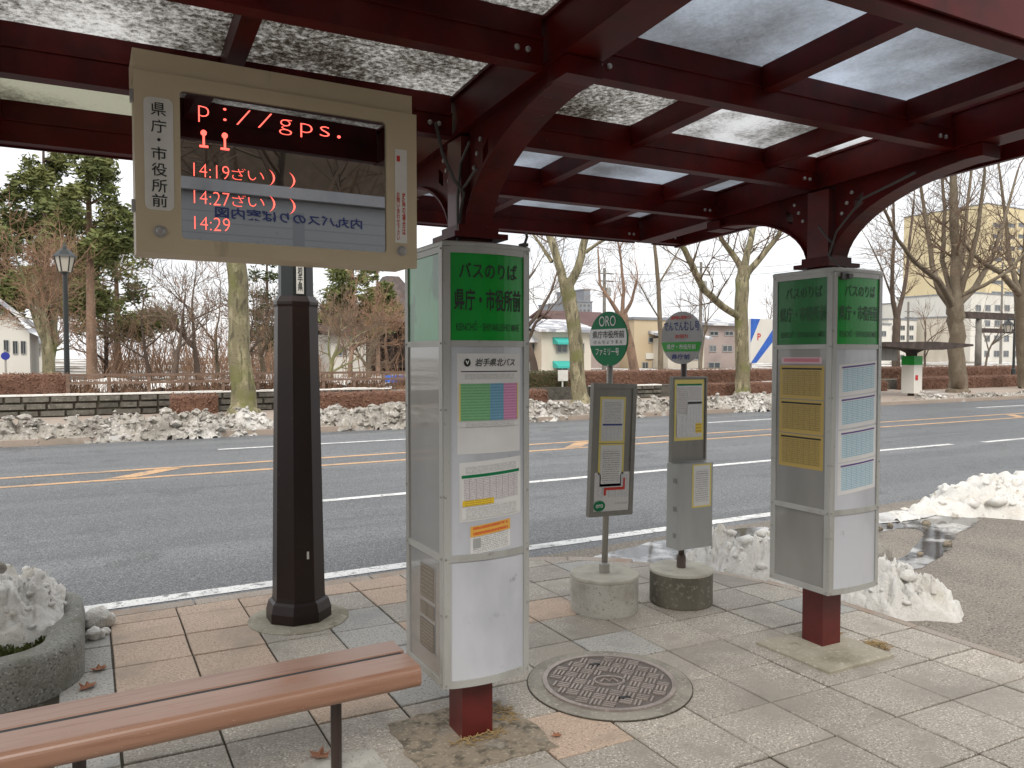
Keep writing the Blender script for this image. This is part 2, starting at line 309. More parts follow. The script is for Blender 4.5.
def print_mat(name, paper, ink, lines, words=26, dens=.45, cols=0, margin=.06, amount=.8):
    """printed sheet: rows of small type, optional ruled columns"""
    N = NT(name); uv = N.n('ShaderNodeUVMap').outputs[0]; sx = N.n('ShaderNodeSeparateXYZ'); N.put(sx.inputs[0], uv); u, v = sx.outputs[0], sx.outputs[1]
    vl = N.math('MULTIPLY', v, float(lines)); fr = N.math('FRACT', vl); row = N.math('FLOOR', vl)
    band = N.math('MULTIPLY', N.math('GREATER_THAN', fr, .28), N.math('LESS_THAN', fr, .80))
    cx = N.n('ShaderNodeCombineXYZ'); N.put(cx.inputs[0], N.math('MULTIPLY', u, float(words))); N.put(cx.inputs[1], N.math('MULTIPLY', row, 7.31)); N.put(cx.inputs[2], N.math('MULTIPLY', v, lines * 1.5))
    g = N.math('GREATER_THAN', N.noise(cx.outputs[0], 1.7, 3, .7), 1 - dens - .05)
    k = N.math('MULTIPLY', band, g)
    if cols:
        fu = N.math('FRACT', N.math('MULTIPLY', u, float(cols)))
        k = N.math('MAXIMUM', k, N.math('LESS_THAN', fu, .09)); k = N.math('MAXIMUM', k, N.math('LESS_THAN', fr, .10))
    for a, b in ((u, margin), (N.math('SUBTRACT', 1., u), margin), (v, margin * .6), (N.math('SUBTRACT', 1., v), margin * .6)): k = N.math('MULTIPLY', k, N.math('GREATER_THAN', a, b))
    col = N.mix(N.math('MULTIPLY', k, amount), c4(paper), c4(ink))
    return N.done(N.pbsdf(col, .5, coat=.35, coatr=.06))
ML['p_text'] = print_mat('print_small_text', (.64, .63, .61), (.10, .10, .11), 16, 30, .45)
ML['p_table'] = print_mat('print_timetable', (.66, .65, .63), (.28, .22, .25), 14, 40, .5, 9, .03)
ML['p_green'] = print_mat('print_green_table', (.19, .44, .21), (.07, .20, .08), 13, 36, .5, 0, .02, .6)
ML['p_blue'] = print_mat('print_blue_table', (.15, .34, .47), (.05, .14, .22), 13, 18, .5, 0, .02, .6)
ML['p_pink'] = print_mat('print_pink_table', (.58, .25, .42), (.30, .09, .2), 13, 18, .5, 0, .02, .6)
ML['p_tan'] = print_mat('print_tan_table', (.40, .285, .075), (.16, .11, .03), 12, 34, .5, 7, .03, .7)
ML['p_cyan'] = print_mat('print_cyan_table', (.60, .64, .66), (.10, .32, .42), 13, 30, .55, 7, .02, .75)
ML['p_yel'] = print_mat('print_yellow_bar', (.72, .50, .03), (.35, .2, .02), 3, 20, .5)
ML['p_org'] = print_mat('print_orange_bar', (.66, .36, .06), (.55, .06, .02), 2, 16, .55)
ML['p_brown'] = print_mat('print_brown_block', (.145, .12, .09), (.30, .26, .21), 8, 24, .45)
ML['p_map'] = print_mat('print_map', (.62, .61, .59), (.30, .33, .40), 11, 12, .42, 5, .03, .6)
ML['p_board'] = print_mat('print_route_map', (.40, .42, .44), (.24, .25, .28), 22, 46, .30, 3, .03, .6)
ML['p_pinkbar'] = print_mat('print_pink_header', (.55, .38, .42), (.5, .10, .14), 1, 30, .6)
ML['purple'] = mat('ink_purple', (.10, .06, .22), .5)

# ------------------------------------------------------------------ lettering
def glyphs(s, bold=0., shear=0.):
    cu = bpy.data.curves.new('t', 'FONT'); cu.body = s; cu.size = 1; cu.align_x = 'CENTER'; cu.space_line = .92; cu.offset = bold; cu.shear = shear; cu.resolution_u = 3
    o = bpy.data.objects.new('t', cu); COL.objects.link(o); dg = bpy.context.evaluated_depsgraph_get(); dg.update()
    me = bpy.data.meshes.new_from_object(o.evaluated_get(dg)); V = [v.co.copy() for v in me.vertices]; F = [tuple(p.vertices) for p in me.polygons]
    bpy.data.objects.remove(o); bpy.data.curves.remove(cu); bpy.data.meshes.remove(me)
    if not V: return [], []
    x0 = min(v.x for v in V); x1 = max(v.x for v in V); y0 = min(v.y for v in V); y1 = max(v.y for v in V)
    return [((v.x - x0) / max(x1 - x0, 1e-6), (v.y - y0) / max(y1 - y0, 1e-6)) for v in V], F
def text(name, s, mapf, material, parent, bold=0., shear=0., loc=False):
    """mapf turns unit coordinates (u to the right, v up) of the word into a point"""
    V, F = glyphs(s, bold, shear)
    b = MB(); b.v = [tuple(mapf(u, v)) for u, v in V]; b.f = F; b.m = [0] * len(F)
    return b.build(name, material, parent)
def flat(o, ux, uz, w, h):
    """rectangle of size w x h centred on o"""
    o, ux, uz = Vector(o), Vector(ux), Vector(uz)
    return lambda u, v: o + ux * ((u - .5) * w) + uz * ((v - .5) * h)

# ================================================================== SETTING
RZ = -.10                     # carriageway below the pavement
b = MB(); b.quad((-400, -300, -.3), (600, -300, -.3), (600, 700, -.3), (-400, 700, -.3)); tag(b.build('ground', ML['ground']), kind='structure')
b = MB(); b.bb(-90, 240, -12, 17.25, RZ - .15, RZ); tag(b.build('road', ML['asphalt']), kind='structure')
def sheet(name, pts, z, material, kind='structure'):
    b = MB(); i = b.vs([(p[0], p[1], z) for p in pts]); b.face(range(i, i + len(pts)))
    return tag(b.build(name, material), kind=kind)
# side entrance (browner asphalt)
sheet('side_drive', [(4.2, -12), (40, -12), (40, 4.3), (12, 4.6), (9.2, 4.85), (7.6, 4.75), (6.6, 4.95), (5.6, 5.0), (4.9, 5.25), (4.2, 5.3)], RZ + .004, ML['drive'])
# painted lines
def stripe(name, x0, x1, y, wd, material, wob=0, kind='structure'):
    return sheet(name, [(x0, y - wd / 2), (x1, y - wd / 2 - wob), (x1, y + wd / 2 - wob), (x0, y + wd / 2)], RZ + .004, material)
stripe('edge_line', -40, 7.4, 5.87, .15, ML['paint_w'])
for k in range(-4, 9):
    x0 = 2.35 + k * 13.3
    stripe('lane_line', x0, x0 + 13.3 * .46 + 6.3 * (k == 0), 9.02 - .012 * x0 * (k >= 0), .14, ML['paint_w'], .06)
for yy in (11.95, 12.85): stripe('centre_line', -60, 220, yy, .15, ML['paint_y'])
for k in range(-6, 20):     # pale bars between the two centre lines
    sheet('centre_hatch', [(.2 + k * 7.6, 12.06), (.6 + k * 7.6, 12.06), (1.3 + k * 7.6, 12.74), (.9 + k * 7.6, 12.74)], RZ + .004, ML['paint_y'])
for k in range(-3, 12): stripe('far_lane_line', 2.1 + k * 12, 2.1 + k * 12 + 6.2, 14.95, .14, ML['paint_w'])

# pavement outline (convex): left, near, right edge, rounded corner, kerb side
XR, YK, RC = 4.25, 5.30, 1.9
outline = [(-6, -4), (XR, -4), (XR, YK - RC)] + [(XR - RC + RC * cos(a), YK - RC + RC * sin(a)) for a in [k * pi / 2 / 10 for k in range(1, 10)]] + [(XR - RC, YK), (-6, YK)]
def clip(poly, conv):
    out = list(poly)
    for k in range(len(conv)):
        a = conv[k]; c = conv[(k + 1) % len(conv)]; src = out; out = []
        side = lambda p: (c[0] - a[0]) * (p[1] - a[1]) - (c[1] - a[1]) * (p[0] - a[0])
        for i in range(len(src)):
            p, q = src[i], src[(i + 1) % len(src)]; sp, sq = side(p), side(q)
            if sp >= 0: out.append(p)
            if (sp >= 0) != (sq >= 0):
                t = sp / (sp - sq); out.append((p[0] + (q[0] - p[0]) * t, p[1] + (q[1] - p[1]) * t))
        if len(out) < 3: return []
    return out
b = MB(); b.prism(outline, -.28, -.011); pave = tag(b.build('pavement', ML['joint']), kind='structure')
rnd = random.Random(5)
TX, TY = .3795, .36
def tiley(k, x): return 2.62 + .36 * k - .045 * x
shared = {}
for i in range(-4, 12):
    for k in range(-7, 8):
        x0, x1 = .10 + TX * i, .10 + TX * (i + 1)
        if i == -1: x0 = -.14
        if i < -1: x0 += .14 - .10 - .14; x1 = x0 + TX - .001
        g = .0035 + rnd.random() * .003
        q = [(x0 + g, tiley(k, x0) + g), (x1 - g, tiley(k, x1) + g), (x1 - g, tiley(k + 1, x1) - g), (x0 + g, tiley(k + 1, x0) - g)]
        q = clip(q, outline)
        if len(q) < 3: continue
        area = abs(sum(q[j][0] * q[(j + 1) % len(q)][1] - q[(j + 1) % len(q)][0] * q[j][1] for j in range(len(q)))) / 2
        if area < .004: continue
        if 0 <= i <= 1 and k >= 3: mt = ML['tile_p']
        elif i == -1 and k >= 2: mt = ML['tile_g']
        elif 3 <= i <= 3 and k in (4, 5): mt = ML['tile_g']
        elif 2 <= i <= 6 and k >= 4: mt = ML['tile_p'] if rnd.random() < .3 else ML['tile']
        elif i in (2, 3) and k in (2, 3): mt = ML['tile_p'] if i == 2 else ML['tile_g']
        else: mt = ML['tile_p'] if rnd.random() < .02 else (ML['tile_g'] if rnd.random() < .03 else ML['tile'])
        dz = rnd.uniform(-.0025, .0015); b = MB(); b.prism(q, -.04, dz, .004)
        tx, ty = rnd.uniform(-.003, .003), rnd.uniform(-.003, .003)
        cx, cy = sum(p[0] for p in q) / len(q), sum(p[1] for p in q) / len(q)
        b.v = [(x, y, z + ((x - cx) * tx + (y - cy) * ty) * 2 * (z > -.01)) for x, y, z in b.v]
        b.build('paving_tile', mt, pave)
# kerb stones
kerb = MB(); kerb.prism([(-6, YK + .003), (XR - RC, YK + .003), (XR - RC, YK + .01), (-6, YK + .01)], -.27, -.03); kerb = tag(kerb.build('kerb', ML['joint']), kind='structure')
KW = .125
path = [(-6 + .6 * k, YK, 0, 1) for k in range(14)] + [(XR - RC, YK, 0, 1)]
path += [(XR - RC + RC * sin(a), YK - RC + RC * cos(a), sin(a), cos(a)) for a in [k * pi / 2 / 6 for k in range(1, 7)]]
path += [(XR, YK - RC - .6 * k, 1, 0) for k in range(1, 13)]
for p, q in zip(path, path[1:]):
    d = Vector((q[0] - p[0], q[1] - p[1])); L = d.length
    if L < .05: continue
    e = d / L * .004; o1, o2 = .004, KW
    right = p[2] > .5
    wv = .07 if right else KW
    sub = 4 if (0 < p[2] < 1 or 0 < q[2] < 1) else 1
    P = []; Q = []
    for s_ in range(sub + 1):
        t = s_ / sub
        if sub > 1:
            a0 = math.atan2(p[2], p[3]); a1 = math.atan2(q[2], q[3]); a = a0 + (a1 - a0) * (.01 + .98 * t); nx, ny = sin(a), cos(a); bx, by = XR - RC + RC * sin(a), YK - RC + RC * cos(a)
        else:
            nx, ny = p[2], p[3]; bx = p[0] + e.x + (d.x - 2 * e.x) * t; by = p[1] + e.y + (d.y - 2 * e.y) * t
        P.append((bx + nx * o1, by + ny * o1)); Q.append((bx + nx * wv, by + ny * wv))
    b = MB(); b.prism(P[::-1] + Q if False else Q + P[::-1], -.26, rnd.uniform(-.006, .002), .008)
    b.build('kerb_stone', ML['kerb'], kerb)

# far side: pavement, retaining wall, park
b = MB(); b.bb(-90, 240, 17.3, 24.0, -.28, .02); fp = tag(b.build('far_pavement', ML['farpave']), kind='structure')
b = MB()
nx, ny = 70, 24
for j in range(ny + 1):
    for i in range(nx + 1):
        x = -70 + i * 4.5; y = 24.1 + j * 6
        b.v.append((x, y, .45 + .25 * noise.noise(Vector((x * .08, y * .08, 3))) + .006 * (y - 24)))
for j in range(ny):
    for i in range(nx): a = j * (nx + 1) + i; b.face((a, a + 1, a + nx + 2, a + nx + 1))
tag(b.build('park_ground', ML['park'], smooth=True), kind='structure')

b = MB(); b.bb(-70, 240, 23.98, 24.2, -.1, .49); tag(b.build('terrace_edge', ML['block']), kind='structure')
def stone_wall(X0, X1, y, z0, z1, label, rows=3):
    r = random.Random(int(X0 * 10) + 77)
    root = empty('stone_wall', ((X0 + X1) / 2, y, z0), label, 'stone wall')
    b = MB(); b.bb(X0, X1, y + .06, y + .40, z0, z1 - .01); keep(b.build('core', ML['joint']), root)
    hh = (z1 - z0) / rows
    for k in range(rows):
        x = X0 - r.random() * .3
        while x < X1:
            L = r.uniform(.38, .72); a, c = max(x, X0), min(x + L, X1)
            if c - a > .08:
                g = .012; f = r.uniform(-.03, .02); b = MB()
                i = b.vs([(a + g, y + .1, z0 + k * hh + g), (c - g, y + .1, z0 + k * hh + g), (c - g, y + .1, z0 + (k + 1) * hh - g), (a + g, y + .1, z0 + (k + 1) * hh - g)])
                e = .035; j = b.vs([(a + e, y + f, z0 + k * hh + e), (c - e, y + f + r.uniform(-.02, .02), z0 + k * hh + e), (c - e, y + f, z0 + (k + 1) * hh - e), (a + e, y + f, z0 + (k + 1) * hh - e)])
                for q in range(4): b.face((i + q, i + (q + 1) % 4, j + (q + 1) % 4, j + q))
                b.face((j, j + 1, j + 2, j + 3)); keep(b.build('stone_block', ML['block']), root)
            x += L
    b = MB(); n = 40; S = [X0 + (X1 - X0) * t / n for t in range(n + 1)]
    for s_ in range(n):
        h0 = .035 + .03 * noise.noise(Vector((S[s_] * .9, 1, 2))); b.bb(S[s_], S[s_ + 1], y + .02, y + .45, z1 - .005, z1 + h0)
    keep(b.build('snow_cap', ML['snow']), root)
    return root
stone_wall(-6, 8.6, 23.55, .02, .58, 'long dark stone retaining wall with snow along its top, behind the thick plane trunk')
stone_wall(16.6, 19.8, 23.55, .02, .50, 'short dark stone wall with snowy top seen between the two bus stop signs')

# ================================================================== BUS SHELTER
PV = Vector((2.46, 2.89, 0))
shelter = empty('bus_shelter', PV, 'maroon steel bus shelter with dirty translucent roof panes over the pavement', 'bus shelter', rz=RAD(-1.6))
def S(o, parent=None):
    if parent is None: o.parent = shelter; o.matrix_parent_inverse = Matrix.Translation(-PV)
    else: o.parent = parent
    return o
def zb(y): return 2.545 - .045 * (y - 2.14)
def slab(b, x0, x1, y0, y1, lo, hi, m=0):
    i = b.vs([(x0, y0, zb(y0) + lo), (x1, y0, zb(y0) + lo), (x1, y1, zb(y1) + lo), (x0, y1, zb(y1) + lo), (x0, y0, zb(y0) + hi), (x1, y0, zb(y0) + hi), (x1, y1, zb(y1) + hi), (x0, y1, zb(y1) + hi)])
    for f in ((3, 2, 1, 0), (4, 5, 6, 7), (0, 1, 5, 4), (1, 2, 6, 5), (2, 3, 7, 6), (3, 0, 4, 7)): b.face([i + k for k in f], m)
BOLT = {}
for ax in 'xy':
    b = MB(); b.lathe((0, 0, 0), [(.010, 0), (.010, .007), (.005, .010)], 8)
    b.v = [(-z, x, y) if ax == 'x' else (x, -z, y) for x, y, z in b.v]; o_ = b.build('bolt', ML['bolt']); BOLT[ax] = o_.data; bpy.data.objects.remove(o_)
def bolt(p, ax, parent):
    o_ = bpy.data.objects.new('bolt', BOLT[ax]); COL.objects.link(o_); o_.parent = parent; o_.location = p
CX = (-.70, 1.42, 3.56)
YB = (1.385, 2.14, 2.90, 3.68, 4.475)
XE = 3.86; XL = -3.2
cross_half = .075
for cx in CX:
    yc = 2.90
    c = MB(); c.bb(cx - .07, cx + .07, yc - .07, yc + .07, 0, 2.5); col = S(c.build('column', ML['redwear']))
    f = MB(); f.box((cx, yc, 2.095), (.24, .24, .022)); f.box((cx, yc, 2.125), (.18, .18, .03)); S(f.build('column_collar', ML['red'], None), col)
    y1 = 4.53 if cx > 0 else 3.70
    b = MB(); slab(b, cx - .075, cx + .075, 1.375, y1, 0, .012); slab(b, cx - .03, cx + .03, 1.38, y1 - .005, .012, .16); slab(b, cx - .075, cx + .075, 1.375, y1, .16, .172)
    slab(b, cx - .062, cx - .058, 1.385, y1 - .01, .012, .16)
    S(b.build('cross_beam', ML['red']))
    for sg in (-1, 1):
        reach = .80
        if sg > 0 and yc + .1 + reach > y1: reach = y1 - yc - .12
        n = 14; b = MB(); hw = .036; prev = None; fl = []
        for t in range(n + 1):
            a = pi / 2 * t / n; yy = yc + sg * (.085 + (reach - .02) * (1 - cos(a))); zt = zb(yy) - .001; za = 2.12 + (zb(yy) - .045 - 2.12) * sin(a)
            if prev:
                (yp, zap, ztp) = prev
                def seg(l0, h0, l1, h1):
                    P = [(cx - hw, yp, l0), (cx + hw, yp, l0), (cx + hw, yy, l1), (cx - hw, yy, l1), (cx - hw, yp, h0), (cx + hw, yp, h0), (cx + hw, yy, h1), (cx - hw, yy, h1)]
                    i = b.vs(P)
                    for f_ in ((3, 2, 1, 0), (4, 5, 6, 7), (0, 1, 5, 4), (1, 2, 6, 5), (2, 3, 7, 6), (3, 0, 4, 7)): b.face([i + k for k in f_])
                if t in (6,): seg(zap, zap + .05, za, za + .05); seg(zap + .11, ztp, za + .11, zt)
                else: seg(zap, ztp, za, zt)
                i = b.vs([(cx - .06, yp, zap - .012), (cx + .06, yp, zap - .012), (cx + .06, yy, za - .012), (cx - .06, yy, za - .012), (cx - .06, yp, zap - .0005), (cx + .06, yp, zap - .0005), (cx + .06, yy, za - .0005), (cx - .06, yy, za - .0005)])
                for f_ in ((3, 2, 1, 0), (4, 5, 6, 7), (0, 1, 5, 4), (1, 2, 6, 5), (2, 3, 7, 6), (3, 0, 4, 7)): b.face([i + k for k in f_])
            prev = (yy, za, zt)
        # end shoe under the beam
        ye = yc + sg * (.085 + reach); b.bb(cx - .066, cx + .066, min(ye - sg * .12, ye), max(ye - sg * .12, ye), zb(ye) - .062, zb(ye) - .004)
        S(b.build('bracket', ML['red']))
        for q in range(3): bolt((cx - .036, yc + sg * (.13 + .03 * q), 2.36 + .05 * q), 'x', col)
# long beams (each bay one piece), butted against the cross beams
for r, y in enumerate(YB):
    spans = [(XL, CX[0] - .078), (CX[0] + .078, CX[1] - .078), (CX[1] + .078, CX[2] - .078), (CX[2] + .078, XE)]
    if r == 4: spans = spans[2:]
    for x0, x1 in spans:
        b = MB(); edge = r in (0, 4) or (r == 3 and x1 < 1.5)
        slab(b, x0, x1, y, y + .055, .002, .085); slab(b, x0, x1, y - .006, y + .061, .085, .094); slab(b, x0, x1, y + .012, y + .048, .094, .1722)
        if edge: yo = (y - .018 if r == 0 else y + .063); slab(b, x0, x1, yo, yo + .010, .020 if r == 0 else -.004, .20)
        bm = S(b.build('long_beam', ML['red']))
        for xx in (x0 + .06, x0 + .10, x1 - .06, x1 - .10): bolt((xx, y, zb(y) + .045), 'y', bm)
for x in (XE, ):
    b = MB(); slab(b, x + .002, x + .03, 1.37, 4.56, -.01, .20); S(b.build('end_fascia', ML['red']))
b = MB(); slab(b, CX[1] - .13, CX[1] - .078, 3.76, 4.55, 0, .19); S(b.build('step_fascia', ML['red']))
secs = [-2.12, -1.25, -.70, -.38, .49, 1.42, 2.25, 3.10, 3.56, XE + .02]
for r in range(4):
    ya, yz = YB[r] + .05, YB[r + 1] + .012; dx = (.085, .02, -.02, -.02)[r]
    for x in (-2.12, -1.25, -.33, .465, 2.25 + dx, 3.10 + dx):
        if r == 3 and x < 1.4: continue
        b = MB(); slab(b, x - .03, x + .03, ya + .017, yz - .007, .075, .083); slab(b, x - .024, x + .024, ya + .016, yz - .006, .083, .1715)
        S(b.build('glazing_bar', ML['red']))
    xs = [XL, -2.12, -1.25, -.70, -.33, .465, 1.42, 2.25 + dx, 3.10 + dx, 3.56, XE]
    for x0, x1 in zip(xs, xs[1:]):
        if r == 3 and x0 < 1.4: continue
        m = ML['pane_c']
        if r == 1: m = ML['pane_d'] if x0 < 2.2 else ML['pane_m']
        if r == 2 and x0 < 1.4: m = ML['pane_o']
        if r == 0 and x0 < 1.4: m = ML['pane_d']
        b = MB(); slab(b, x0 + .002, x1 - .002, YB[r] + (-.0 if r == 0 else .0305), YB[r + 1] + .0285, .173, .179)
        S(b.build('roof_pane', m))
# cables by the column heads
def cable(pts, r=.006): b = MB(); b.tube(pts, r, 6); S(b.build('cable', ML['conduit']))
cable([(1.22, 2.78, 2.52), (1.24, 2.76, 2.40), (1.29, 2.76, 2.30), (1.345, 2.79, 2.26), (1.35, 2.83, 2.2), (1.345, 2.85, 2.06)], .007)
cable([(1.33, 2.70, 2.44), (1.335, 2.80, 2.38), (1.33, 2.82, 2.24), (1.335, 2.83, 2.06)])
cable([(1.34, 2.66, 2.33), (1.33, 2.74, 2.28), (1.34, 2.84, 2.27)])
cable([(3.45, 2.30, 2.47), (3.46, 2.60, 2.40), (3.47, 2.76, 2.26), (3.46, 2.80, 2.14), (3.44, 2.68, 2.04)])
cable([(3.45, 2.86, 2.30), (3.46, 2.80, 2.22), (3.475, 2.78, 2.2)])

# dirt pad and concrete pad at the column feet
dp = []
for (ax, ay), (bx, by) in zip([(1.13, 3.16), (1.10, 2.66), (1.68, 2.62), (1.66, 3.12)], [(1.10, 2.66), (1.68, 2.62), (1.66, 3.12), (1.13, 3.16)]):
    for k in range(16): x, y = ax + (bx - ax) * k / 16, ay + (by - ay) * k / 16; dp.append((x + .035 * noise.noise(Vector((x * 11, y * 11, 2))), y + .035 * noise.noise(Vector((x * 11, y * 11, 6)))))
b = MB(); b.prism(dp, -.03, .004); tag(b.build('dirt_patch', ML['soil']), kind='structure')
b = MB(); b.prism([(3.24, 3.04), (3.25, 2.565), (3.74, 2.55), (3.74, 3.03)], -.03, .022, .008); tag(b.build('concrete_pad', ML['pad']), kind='structure')
b = MB(); b.prism([(.70, 3.0), (.69, 2.66), (1.0, 2.65), (1.0, 2.99)], -.03, .004); tag(b.build('bench_footing', ML['concrete']), kind='structure')

# ================================================================== INFORMATION PILLARS
class Face:
    def __init__(s, cx, cy, hx, hy, side, bow=0): s.c = (cx, cy); s.hx, s.hy, s.side, s.bow = hx, hy, side, bow
    def p(s, u, z, off):
        k = s.bow * 4 * u * (1 - u) + off; cx, cy = s.c
        return {'S': (cx - s.hx + 2 * s.hx * u, cy - s.hy - k, z), 'N': (cx + s.hx - 2 * s.hx * u, cy + s.hy + k, z), 'W': (cx - s.hx - k, cy + s.hy - 2 * s.hy * u, z), 'E': (cx + s.hx + k, cy - s.hy + 2 * s.hy * u, z)}[s.side]
    def strip(s, b, u0, u1, z0, z1, o0, o1, m=0, n=None, uv=False):
        n = n or (10 if s.bow else 1)
        for k in range(n):
            a, c = u0 + (u1 - u0) * k / n, u0 + (u1 - u0) * (k + 1) / n
            uvs = [(k / n, 0), ((k + 1) / n, 0), ((k + 1) / n, 1), (k / n, 1)] if uv else None
            b.quad(s.p(a, z0, o1), s.p(c, z0, o1), s.p(c, z1, o1), s.p(a, z1, o1), m, uvs)
            if o0 != o1:
                b.quad(s.p(a, z0, o0), s.p(c, z0, o0), s.p(c, z0, o1), s.p(a, z0, o1), m); b.quad(s.p(a, z1, o1), s.p(c, z1, o1), s.p(c, z1, o0), s.p(a, z1, o0), m)
        if o0 != o1:
            b.quad(s.p(u0, z0, o0), s.p(u0, z0, o1), s.p(u0, z1, o1), s.p(u0, z1, o0), m); b.quad(s.p(u1, z0, o1), s.p(u1, z0, o0), s.p(u1, z1, o0), s.p(u1, z1, o1), m)
    def poster(s, name, root, base, u0, u1, z0, z1, layers, off=.001, tilt=0):
        """layers: (a0, b0, a1, b1, material) in 0..1 of the sheet, lowest first"""
        b = MB(); mats = []
        for k, (a0, b0, a1, b1, mt) in enumerate([(0, 0, 1, 1, base)] + layers):
            if mt not in mats: mats.append(mt)
            ua, ub = u0 + (u1 - u0) * a0, u0 + (u1 - u0) * a1; za, zb_ = z0 + (z1 - z0) * b0, z0 + (z1 - z0) * b1
            n = 8 if s.bow else 1
            for q in range(n):
                e, f = ua + (ub - ua) * q / n, ua + (ub - ua) * (q + 1) / n
                T = lambda u: tilt * (u - u0)
                b.quad(s.p(e, za + T(e), off + k * .0006), s.p(f, za + T(f), off + k * .0006), s.p(f, zb_ + T(f), off + k * .0006), s.p(e, zb_ + T(e), off + k * .0006), mats.index(mt), [(q / n, 0), ((q + 1) / n, 0), ((q + 1) / n, 1), (q / n, 1)])
        return keep(b.build(name, mats), root)
    def word(s, root, txt, u0, u1, z0, z1, material, off=.003, bold=0, shear=0, name='lettering'):
        return keep(text(name, txt, lambda u, v: s.p(u0 + (u1 - u0) * u, z0 + (z1 - z0) * v, off), material, None, bold, shear), root)

def pillar(cx, cy, hx, hy, z0, z1, zg, zm, label, bow, mats):
    root = empty('information_pillar', (cx, cy, z0), label, 'info pillar', 'information pillars on the shelter columns')
    b = MB(); ps = .016
    for sx in (-1, 1):
        for sy in (-1, 1): b.bb(*sorted((cx + sx * hx, cx + sx * (hx - ps * 2))), *sorted((cy + sy * hy, cy + sy * (hy - ps * 2))), z0, z1)
    keep(b.build('corner_posts', ML['alu']), root)
    cap = MB(); base = MB(); F = {}
    for side in 'SWNE':
        f = Face(cx, cy, hx, hy, side, bow if side in 'SN' else 0); F[side] = f
        wdt = 2 * (hx if side in 'SN' else hy); e = 2 * ps / wdt
        for za, zc in ((z0, z0 + .03), (zm - .014, zm + .014), (zg - .012, zg + .012), (z1 - .03, z1)):
            r = MB(); f.strip(r, e, 1 - e, za, zc, -.02, -.0005); keep(r.build('rail', ML['alu']), root)
        if side in 'SN' and bow: r = MB(); f.strip(r, .012, e, z0 + .002, z1 - .006, -.02, .0012); f.strip(r, 1 - e, .988, z0 + .002, z1 - .006, -.02, .0012); keep(r.build('edge_trim', ML['alu']), root)
        for nm, za, zc, m in (('header_panel', zg + .012, z1 - .03, mats[side][0]), ('display_panel', zm + .014, zg - .012, mats[side][1]), ('lower_panel', z0 + .03, zm - .014, mats[side][2])):
            r = MB(); f.strip(r, e, 1 - e, za, zc, -.02, -.006); keep(r.build(nm, m), root)
    def outl(g):
        P = []
        for side in 'SENW': P += [F[side].p(k / 8, 0, g)[:2] for k in range(8)]
        return P
    b = MB(); b.prism(outl(-.022), z0 + .004, z0 + .02); keep(b.build('bottom_plate', ML['alu']), root)
    b = MB(); b.prism(outl(.004), z1 - .004, z1 + .016, .006); keep(b.build('top_cap', ML['alu']), root)
    # rivets on the posts
    b = MB()
    for side in 'SW':
        for u in (.03, .97):
            for z in (z0 + .015, zm, zg, z1 - .015, z0 + .3, zm + .25, zm + .6):
                p = F[side].p(u, z, .0015); b.box(p, (.007, .007, .007))
    keep(b.build('rivets', ML['bolt']), root)
    return root, F
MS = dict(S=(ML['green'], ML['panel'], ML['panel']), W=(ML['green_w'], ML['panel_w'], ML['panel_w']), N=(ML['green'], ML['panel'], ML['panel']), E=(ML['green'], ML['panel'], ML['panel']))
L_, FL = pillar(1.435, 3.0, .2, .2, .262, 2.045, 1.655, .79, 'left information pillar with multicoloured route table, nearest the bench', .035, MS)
f = FL['S']; o = -.004
f.word(L_, 'バスのりば', .17, .83, 1.915, 1.978, ML['ink'], o, .012)
f.word(L_, '県庁・市役所前', .12, .88, 1.785, 1.875, ML['ink'], o, .018)
f.word(L_, 'KENCHŌ・SHIYAKUSHO MAE', .14, .86, 1.705, 1.745, ML['ink_g'], o, .006)
ps = f.poster('route_table_poster', L_, ML['paper'], .15, .87, 1.21, 1.615, [(.05, .815, .95, .825, ML['ink']), (.05, .74, .95, .80, ML['p_text']), (.04, .33, .48, .70, ML['p_green']), (.48, .33, .70, .70, ML['p_blue']), (.70, .33, .94, .70, ML['p_pink']), (.02, .33, .04, .70, ML['yel']), (.94, .33, .96, .70, ML['yel']), (.06, .27, .94, .31, ML['p_text'])], -.005)
f.word(L_, '岩手県北バス', .33, .80, 1.563, 1.595, ML['ink'], -.003, .012, .25)
f.word(L_, '●', .215, .285, 1.562, 1.594, ML['ink'], -.003); f.word(L_, 'v', .23, .27, 1.570, 1.586, ML['paper'], -.002, .02)
f.poster('timetable_poster', L_, ML['paper'], .17, .88, .935, 1.175, [(.03, .80, .97, .93, ML['p_text']), (.03, .735, .97, .785, ML['discgreen']), (.03, .32, .97, .72, ML['p_table']), (.04, .26, .52, .36, ML['p_yel']), (.03, .04, .97, .24, ML['p_text'])], -.005, .02)
f.poster('notice', L_, ML['p_text'], .28, .74, .800, .915, [(0, .62, 1, 1, ML['p_org']), (.06, .2, .24, .55, ML['boxgrey'])], -.005, .04)
f = FL['W']
f.poster('brown_notice', L_, ML['panel_w'], .36, .78, .36, .735, [(.06, .60, .94, .98, ML['p_brown']), (.06, .40, .48, .55, ML['p_brown']), (.52, .40, .94, .55, ML['p_brown']), (.06, .04, .94, .35, ML['p_brown'])], -.005)
bcl = MB(); bcl.bb(1.60, 1.625, 2.79, 2.83, 2.062, 2.075); bcl.tube([(1.612, 2.80, 2.07), (1.618, 2.79, 2.10), (1.612, 2.785, 2.115)], .006, 6); keep(bcl.build('clamp', ML['conduit']), L_)


